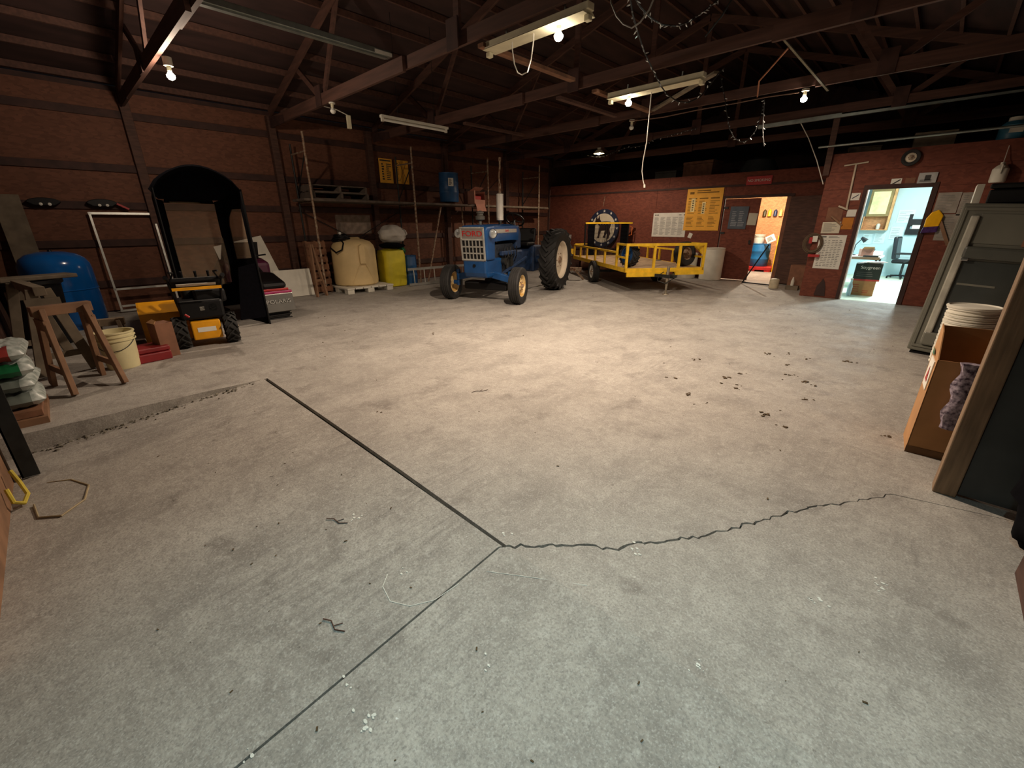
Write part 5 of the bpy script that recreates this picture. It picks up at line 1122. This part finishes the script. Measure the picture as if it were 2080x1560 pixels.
B().b2((-.32, -.06, 0), (.3, 0, .16)).build('pocket', M_BLACK, t); B().b2((-.28, -.05, .24), (.3, 0, .42)).build('pocket', M_BLACK, t); B().b2((-.32, -.012, 0), (-.24, 0, .55)).build('back_strip', M_BLACK, t); B().b2((-.2, -.055, .1), (.2, -.045, .26)).build('papers', M_PAPER, t)
# office chair
t = thing('office_chair', 'black high-back office chair on a five-star base in the office', 'chair', (-.62, 16.7, .004), R(-10))
for k in range(5):
    a = k * 2 * math.pi / 5; B().bar((0, 0, .09), (.3 * math.cos(a), .3 * math.sin(a), .06), .05, .035).build('base_arm', M_BLACK, t); B().cyl((.3 * math.cos(a) - .015, .3 * math.sin(a), .03), (.3 * math.cos(a) + .015, .3 * math.sin(a), .03), .03, None, 12).build('castor', M_BLACK, t)
B().cyl((0, 0, .08), (0, 0, .42), .03).build('gas_column', M_DKSTEEL, t); B().b2((-.24, -.25, .42), (.26, .25, .52)).build('seat', M_BLACK, t, bevel=.04)
B().box((-.25, 0, .83), (.1, .46, .62), 0, 0, R(-7)).build('backrest', mat('black_leather', (26, 28, 34), .35), t, bevel=.04)
for s_ in (-1, 1): B().tube([(-.2, .26 * s_, .68), (.16, .27 * s_, .68), (.18, .27 * s_, .52), (.05, .26 * s_, .46)], .016, 8).build('armrest', M_DKSTEEL, t)

# ================================================================== RIGHT SIDE
t = thing('refrigerator', 'old off-white refrigerator standing at the right, its doors facing the viewer', 'refrigerator', m=Matrix.Translation((.01, 7.05, 0)) @ Matrix.Rotation(R(-9), 4, 'Z') @ Matrix.Rotation(R(2.5), 4, 'Y'))
fm = mat('old_fridge_enamel', (104, 104, 94), .35, var=.1, scale=3)
B().b2((.02, .04, .03), (.76, .72, 1.69)).build('cabinet', fm, t, bevel=.012)
B().b2((.0, -.03, .05), (.78, .03, 1.7)).build('door', fm, t, bevel=.015)
trim = mat('fridge_trim', (168, 166, 154), .4); dkp = mat('dark_glass_panel', (52, 56, 54), .2, var=.12)
for a_, c_ in (((.03, -.045, .1), (.75, -.03, .13)), ((.03, -.045, 1.63), (.75, -.03, 1.66)), ((.03, -.045, .13), (.055, -.03, 1.63)), ((.725, -.045, .13), (.75, -.03, 1.63))): B().b2(a_, c_).build('door_bead', fm, t, bevel=.004)
B().b2((.1, -.075, .17), (.17, -.03, 1.58)).build('handle', trim, t, bevel=.014); B().b2((.1, -.08, .14), (.26, -.03, .3)).build('handle_foot', fm, t, bevel=.02)
B().b2((.175, -.04, .3), (.71, -.031, 1.12)).build('lower_panel', dkp, t, bevel=.004); B().b2((.175, -.04, 1.3), (.71, -.031, 1.6)).build('upper_panel', fm, t, bevel=.004)
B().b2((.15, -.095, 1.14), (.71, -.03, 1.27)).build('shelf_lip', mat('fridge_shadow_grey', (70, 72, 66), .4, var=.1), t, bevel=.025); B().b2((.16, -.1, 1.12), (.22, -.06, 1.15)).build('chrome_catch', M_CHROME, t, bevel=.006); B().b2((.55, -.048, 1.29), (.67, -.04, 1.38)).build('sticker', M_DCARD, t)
B().b2((.2, -.044, .86), (.5, -.04, .88)).build('shelf_rib', fm, t); B().b2((.2, -.044, .6), (.62, -.04, .62)).build('shelf_rib', fm, t)
B().b2((.03, .02, .0), (.75, .7, .03)).build('plinth', M_BLACK, t)
t = thing('black_case', 'flat black case lying on top of the refrigerator', 'case', (.24, 7.15, 1.69), R(-9)); B().b2((0, 0, 0), (.62, .5, .14)).build('body', M_BLACK, t, bevel=.015); B().b2((-.004, -.004, .15), (.624, .504, .2)).build('lid', M_BLACK, t, bevel=.015)
o = B().b2((0, 0, 0), (.06, .5, .2)).build('white_board_end', M_WPLAST); o.location = (.14, 7.35, 1.7); tag(o, 'white board end beside the black case on the refrigerator', 'board')
# nested buckets
for k in range(9):
    bk = bucket('nested_bucket', ('lowest' if k == 0 else 'topmost' if k == 8 else ['', 'second', 'third', 'fourth', 'fifth', 'sixth', 'seventh', 'eighth'][k]) + (' white bucket' if k in (0, 8) else ' lowest white bucket') + ' of the nested stack beside the refrigerator', (.36, 5.6, .01 + k * .055), .165, .33, M_WPLAST, False, 'nested bucket stack')
t = thing('bucket_lid', 'white lid lying on top of the nested buckets', 'lid', (.36, 5.6, .782)); B().lathe([(.18, 0), (.185, .01), (.185, .02), (.17, .025), (.16, .015), (.001, .015)], 32).build('disc', M_WPLAST, t, smooth=True)
# tall open cardboard box
t = thing('tall_carton', 'tall open cardboard box standing at the right beside the timber post', 'box', (.17, 3.8, 0), R(4))
B().b2((0, 0, 0), (.36, .34, .006)).build('bottom', M_CARD, t)
B().b2((0, 0, .006), (.36, .006, .67)).build('front', M_CARD, t)
B().prism([(0, .006), (.34, .006), (.34, .85), (.2, .82), (0, .67)], (0, 0, 0), UY, UZ, .006).build('side', M_CARD, t); B().prism([(0, .006), (.34, .006), (.34, .85), (0, .67)], (.354, 0, 0), UY, UZ, .006).build('side', M_CARD, t)
B().b2((0, .334, .006), (.36, .34, .84)).build('back', M_CARD, t)
B().b2((-.006, .06, .44), (0, .26, .64)).build('label_sheet', M_PAPER, t)
B().prism([(.1, .49), (.2, .49), (.15, .59)], (-.0075, 0, 0), UY, UZ, -.001).build('red_triangle', M_REDP, t); B().prism([(.16, .66), (.26, .66), (.28, .7), (.18, .68)], (-.0075, 0, 0), UY, UZ, -.001).build('green_sprig', M_GREEN, t)
B().b2((-.002, -.004, 0), (.36, -.0005, .05)).build('base_band', mat('dark_cardboard', (112, 80, 50), .8), t)
t = thing('fabric_roll', 'dark floral fabric strip hanging between the tall box and the post', 'fabric', (.33, 3.768, .24), R(4))
fm2 = mat('floral_fabric', (60, 44, 62), .85, scale=42, rgb2=(190, 176, 190))
b = B(); vs = []; n = 8
for k in range(13):
    z = k * .037
    for i in range(n): a = 2 * math.pi * i / n; vs.append(((.055 + .012 * math.sin(k * 1.3 + i)) * math.cos(a), .03 * math.sin(a) + .01 * math.sin(k), z))
b.add(vs, [(k * n + i, k * n + (i + 1) % n, (k + 1) * n + (i + 1) % n, (k + 1) * n + i) for k in range(12) for i in range(n)] + [tuple(range(n))[::-1], tuple(range(12 * n, 13 * n))]).build('fabric', fm2, t, smooth=True)
# timber post and grey sheet
t = thing('timber_post', 'thick weathered timber post with a grey sheet beside it at the right edge', 'post', (.32, 3.28, 0))
B().b2((0, 0, 0), (.1, .12, 3.4)).build('post', M_POST, t, bevel=.006)
B().b2((.105, .02, .02), (.36, .05, 2.4)).build('grey_sheet', M_GPANEL, t)
t = thing('dark_void', 'empty for the dark void by the partition at the right edge', 'tarp', (.72, 3.3, 0))
o = blob('dark_void_lump', 'black lump put in for the dark void at the right edge', 'sack', (.69, 2.98, 0), (.12, .2, .3), M_CLOTH, 5, 0, 28, .3, .06)  # black lump fills a spot that is only darkness
bpy.data.objects.remove(t)

# ================================================================== LAMPS
def bulb_at(t, p, m=M_BULB, power=0, color=WARM, r=.045, kind='SPOT', cone=None):
    """socket and pear-shaped bulb hanging at p in the thing's frame"""
    B(Matrix.Translation(p)).lathe([(.022, .1), (.024, .085), (.024, .045), (.016, .04)], 16).build('socket', M_FIX, t, smooth=True)
    B(Matrix.Translation(p)).lathe([(.016, .045), (.022, .03), (r, 0), (r * .95, -.02), (r * .6, -.04), (.001, -.05)], 20).build('bulb', m, t, smooth=True)
    if power:
        lo = lamp('bulb_light', (p[0], p[1], p[2] - .1), power, color, t, .05, kind)
        if cone: lo.data.spot_size = R(cone); lo.data.spot_blend = .6
def strip_fixture(label, x0, x1, y, z, bx, power, m=M_BULB, color=WARM):
    t = thing('light_fixture', label, 'light fixture', (0, y, z), 0, 'strip fixtures on the trusses')
    B().b2((x0, -.05, .03), (x1, .05, .09)).build('housing', M_FIX, t, bevel=.006)
    B().prism([(-.1, .0), (.1, .0), (.05, .03), (-.05, .03)], (x0 + .02, 0, 0), UY, UZ, -(x0 - x1 + .04)).build('reflector', M_FIX, t)
    for x in (x0 + .03, x1 - .03): B().b2((x - .03, -.03, -.05), (x + .03, .03, .0)).build('lamp_holder', M_FIX, t, bevel=.008)
    for x in (x0 + .3, x1 - .3): B().bar((x, 0, .09), (x, 0, .15), .015).build('hanger', M_STEEL, t)
    bulb_at(t, (bx, 0, -.075), m, power, color, cone=158 if color is WARM else None)   # warm cone narrowed to darken the far floor, in place of lens vignetting
    return t
strip_fixture('white strip fixture with the brightest bulb, over the middle of the floor', -4.2, -2.82, 3.99, 3.3, -3.19, P_MAIN)
strip_fixture('white strip fixture with a dim bulb at its left end, farther back', -4.05, -2.66, 6.3, 3.2, -3.72, P_SECOND)
strip_fixture('white strip fixture overhead at the entrance with a cool bulb', -.7, .6, .5, 3.25, -.1, P_FRONT, M_BULBC, COOL)
def pendant(label, p, power, ztop=3.385, reflector=False, m=M_BULB, kind='SPOT'):
    t = thing('bulb_lamp', label, 'lamp', p, 0, 'bare bulb lamps')
    bulb_at(t, (0, 0, 0), m, power, WARM, kind=kind)
    B().cyl((0, 0, .095), (0, 0, ztop - p[2]), .05, None, 16).build('ceiling_box', M_WPLAST, t, smooth=True)
    if reflector: B().lathe([(.03, .08), (.1, .03), (.14, -.02), (.145, -.02), (.105, .04), (.03, .09)], 24).build('shade', M_FIX, t, smooth=True)
    return t
pendant('bare lit bulb on the nearest truss above the snow cab', (-7.25, 1.57, 3.2), P_LEFT, kind='POINT')
pendant('bare lit bulb at the right, under the fourth truss', (-2.02, 8.48, 3.26), P_RIGHT)
pendant('lit bulb under a shallow shade far back above the trailer', (-7.16, 10.82, 3.27), P_FAR, reflector=True)
for p, lb in (((-4.9, 8.48, 3.26), 'unlit white bulb at the left end of the cable under the fourth truss'), ((-7.82, 3.86, 3.27), 'unlit bulb under the second truss near the scaffold')):
    pendant(lb, p, 0, m=M_BULBOFF)
o = thing('switch_box', 's', 's'); B().b2((-8.4, 4.38, 3.15), (-8.34, 4.44, 3.36)).build('box', M_FIX, o); B().tube([(-8.37, 4.41, 3.36), (-8.37, 4.2, 3.42), (-8.37, 3.9, 3.44)], .008, 6).build('cord', M_CORD, o); tag(o, 'small pale switch box hanging below the second truss', 'switch box')
# unlit tube fixtures lying on the chords and hanging
t = thing('tube_fixture', 'long grey tube fixture resting across the first two trusses', 'light fixture', (-5.9, 0, 3.57)); B().b2((-.06, 1.0, -.005), (.06, 3.8, .06)).build('housing', M_STEEL, t, bevel=.006); B().b2((-.035, 1.05, -.02), (.035, 3.75, -.006)).build('lens', M_STEEL, t); B().b2((-.062, 3.55, .0), (.062, 3.802, .04)).build('end_label', M_PAPER, t)
t = thing('tube_fixture', 'white tube fixture hanging lengthwise between the second and third trusses', 'light fixture', (-7.5, 0, 3.2)); B().cyl((0, 4.58, 0), (0, 5.98, 0), .022, None, 12).build('tube', M_BULBOFF, t, smooth=True); B().b2((-.035, 4.55, .03), (.035, 6.0, .07)).build('housing', M_WPLAST, t)
for y in (4.58, 5.96): B().b2((-.02, y - .02, -.03), (.02, y + .02, .06)).build('lamp_holder', M_WPLAST, t)
for y in (4.9, 5.7): B().bar((0, y, .07), (0, y, 1.585), .006).build('hanger_wire', M_WIRE, t)
# storage and office lamps
t = thing('bulb_lamp', 'bare lit bulb inside the storage room', 'lamp', (-3.95, 15.2, 2.45)); bulb_at(t, (0, 0, 0), M_BULB, P_STORE, (1, .86, .68), kind='POINT'); B().cyl((0, 0, .095), (0, 0, .2), .05, None, 16).build('ceiling_box', M_WPLAST, t)
t = thing('tube_fixture', 'lit cool-white tube fixture on the office ceiling', 'light fixture', (-.4, 13.6, 2.55)); B().b2((-.08, -.7, .03), (.08, .7, .1)).build('housing', M_WHITE, t)
for x in (-.04, .04): B().cyl((x, -.66, 0), (x, .66, 0), .018, None, 12).build('tube', M_TUBEON, t)
d = bpy.data.lights.new('office_light', 'AREA'); d.shape = 'RECTANGLE'; d.size = .15; d.size_y = 1.3; d.energy = P_OFFICE; d.color = OFFICE; o = bpy.data.objects.new('office_light', d); COL.objects.link(o); o.parent = t; o.location = (0, 0, -.03)
lamp('office_light', (0, 1.9, -.15), P_OFFICE * .45, OFFICE, t, .15, 'POINT')  # unseen point light deeper in the office, no tube at this spot

# ================================================================== BATTENS, RAILS, CABLES UNDER THE ROOF
for i, (x, y0, y1, z, lb) in enumerate(((-4.22, 3.9, 5.62, 3.36, 'wooden batten running back from the bright strip fixture'), (-4.15, 6.05, 7.75, 3.3, 'wooden batten running back from the dim strip fixture'), (-4.85, 6.1, 7.8, 3.34, 'reddish batten left of the dim strip fixture'), (-7.1, 6.1, 7.78, 3.3, 'reddish batten hanging between third and fourth trusses at the left'))):
    o = B().b2((x - .045, y0, z - .02), (x + .045, y1, z + .02)).build('ceiling_batten', M_CHORD if i > 1 else M_PALLET); tag(o, lb, 'batten', 'battens under the trusses')
o = B().bar((-4.1, 7.75, 3.31), (-2.6, 6.5, 3.31), .07, .03).build('diagonal_batten', M_OLDW); tag(o, 'grey diagonal batten behind the dim strip fixture', 'batten')
o = B().bar((-3.3, 10.82, 3.36), (1.25, 10.82, 3.4), .05, .07).build('steel_rail', M_STEEL); tag(o, 'upper galvanised rail running along the fifth truss to the right', 'rail')
o = B().cyl((-2.2, 11.05, 2.9), (1.3, 11.05, 2.93), .022, None, 10).build('steel_pipe', M_STEEL, smooth=True); tag(o, 'galvanised pipe running above the office wall top', 'pipe')
o = B().bar((-2.0, YO - .06, 2.4), (-1.98, 10.95, 3.4), .1, .07).build('corner_stud', M_WOODD); tag(o, 'reddish stud rising from the office wall corner to the fifth truss', 'stud')
def cable(pts, r, m, label, name='cable', cat='cable', group=None):
    o = B().tube(pts, r, 6).build(name, m, smooth=True); return tag(o, label, cat, group)
cable([(-3.78, 3.95, 3.31), (-3.78, 3.95, 3.24), (-3.75, 3.95, 3.1), (-3.7, 3.95, 3.01), (-3.64, 3.95, 2.98), (-3.56, 3.95, 2.99), (-3.51, 3.95, 3.09), (-3.48, 3.95, 3.24), (-3.48, 3.95, 3.31)], .006, M_CORD, 'white cord looping below the bright strip fixture')
cable([(-2.77, 4.2, 3.54), (-2.75, 4.2, 3.42), (-2.68, 4.2, 3.3), (-2.6, 4.2, 3.22), (-2.51, 4.2, 3.17), (-2.43, 4.2, 3.19), (-2.35, 4.2, 3.26), (-2.31, 4.2, 3.34), (-2.29, 4.2, 3.42)], .007, mat('grey_cord', (130, 126, 120), .6), 'grey cord loop hanging at the top edge right of the bright fixture')
t = thing('pull_cord', 'pale cord with a plug hanging from the dim strip fixture', 'cord'); B().tube([(-3.35, 6.25, 3.18), (-3.35, 6.25, 3.06), (-3.35, 6.25, 2.85), (-3.35, 6.25, 2.58), (-3.38, 6.25, 2.33), (-3.38, 6.25, 2.21), (-3.35, 6.25, 2.09), (-3.32, 6.25, 2.02)], .006, 6).build('cord', M_CORD, t, smooth=True); B().cyl((-3.32, 6.25, 2.03), (-3.315, 6.25, 1.99), .014, None, 8).build('plug', M_WPLAST, t)
cable([(-4.9, 8.4, 3.36), (-4.72, 8.4, 3.34), (-4.22, 8.4, 3.32), (-3.6, 8.4, 3.34), (-2.96, 8.4, 3.34), (-2.53, 8.4, 3.35), (-2.09, 8.42, 3.34)], .009, mat('brown_wire', (120, 92, 76), .6), 'brown cable strung along the fourth truss to the right bulb')
cable([(-2.58, 10.85, 3.38), (-2.38, 10.95, 3.06), (-2.17, 11.0, 2.66), (-1.99, 11.1, 2.23)], .008, M_CORD, 'thin rope slanting down to the office wall corner', 'rope', 'rope')
cable([(-2.51, 5.8, 3.49), (-2.35, 5.8, 3.64), (-2.25, 5.8, 3.79), (-2.2, 5.8, 4.6)], .009, M_DKSTEEL, 'thin steel rod hanging from the dark roof at top centre', 'steel_rod', 'rod')
t = thing('hook_bracket', 'bent bare metal strap hook hanging beside the right bulb', 'bracket'); B().bar((-1.67, 8.2, 3.25), (-2.22, 7.6, 3.85), .04, .012).build('strap', M_STEEL, t); B().tube([(-2.12, 7.6, 3.71), (-2.61, 8.2, 3.54), (-2.63, 8.3, 3.35)], .012, 6).build('hook', mat('copper_rod', (200, 140, 110), .4, .7), t)
t_s = [('string of small clear lights drooping from top centre to the dim fixture', [(-2.46, 4.0, 3.41), (-2.57, 4.3, 3.31), (-2.68, 4.6, 3.28), (-2.76, 4.9, 3.21), (-2.81, 5.2, 3.13), (-2.84, 5.5, 3.03), (-2.8, 5.6, 2.95), (-2.73, 5.75, 2.89), (-2.66, 5.9, 2.89), (-2.58, 6.05, 2.96), (-2.52, 6.15, 3.09), (-2.48, 6.25, 3.22), (-2.43, 6.3, 3.28)]),
 ('string of small clear lights sagging along the top edge of the view', [(-2.43, 4.0, 3.37), (-2.5, 4.3, 3.35), (-2.55, 4.6, 3.36), (-2.58, 4.9, 3.39), (-2.56, 5.2, 3.45), (-2.57, 5.5, 3.57), (-2.58, 5.8, 3.73), (-2.6, 6.2, 3.95), (-2.58, 6.4, 4.09)]),
 ('string of small clear lights looping down under the fourth truss', [(-3.24, 8.3, 3.72), (-3.15, 8.32, 3.47), (-3.07, 8.35, 3.19), (-3.0, 8.37, 2.97), (-2.91, 8.4, 2.83), (-2.79, 8.4, 2.76), (-2.69, 8.4, 2.78), (-2.6, 8.4, 2.9), (-2.56, 8.4, 3.09), (-2.56, 8.4, 3.26), (-2.55, 8.4, 3.32), (-2.52, 8.4, 3.08), (-2.49, 8.4, 2.88), (-2.43, 8.4, 2.66)]),
 ('string of small clear lights below the far shaded bulb', [(-7.46, 10.7, 3.22), (-7.22, 10.7, 3.16), (-6.99, 10.7, 3.15), (-6.77, 10.7, 3.19), (-6.55, 10.7, 3.24), (-6.28, 10.7, 3.28), (-5.84, 10.75, 3.29), (-5.59, 10.75, 3.39), (-4.55, 10.75, 3.5)])]
rd = random.Random(11)
for lb, pts in t_s:
    t = thing('string_lights', lb, 'string lights', group='strings of small lights')
    B().tube(pts, .008, 5).build('wire', M_WIRE, t)
    b = B()
    for a, c in zip(pts[:-1], pts[1:]):
        a, c = Vector(a), Vector(c); k = max(2, int((c - a).length / .075))
        for i in range(k):
            p = a + (c - a) * (i + .5) / k; d = Vector((rd.uniform(-1, 1), rd.uniform(-1, 1), rd.uniform(-1, .5))).normalized() * .045
            b.cyl(p, p + d * .5, .006, None, 5); b.cyl(p + d * .5, p + d, .008, .002, 5)
    b.build('mini_bulbs', M_LENS, t)['kind'] = 'stuff'

for o in bpy.data.objects:
    if o.name.split('.')[0] in ('print', 'figures', 'graduation_marks'): o['kind'] = 'stuff'
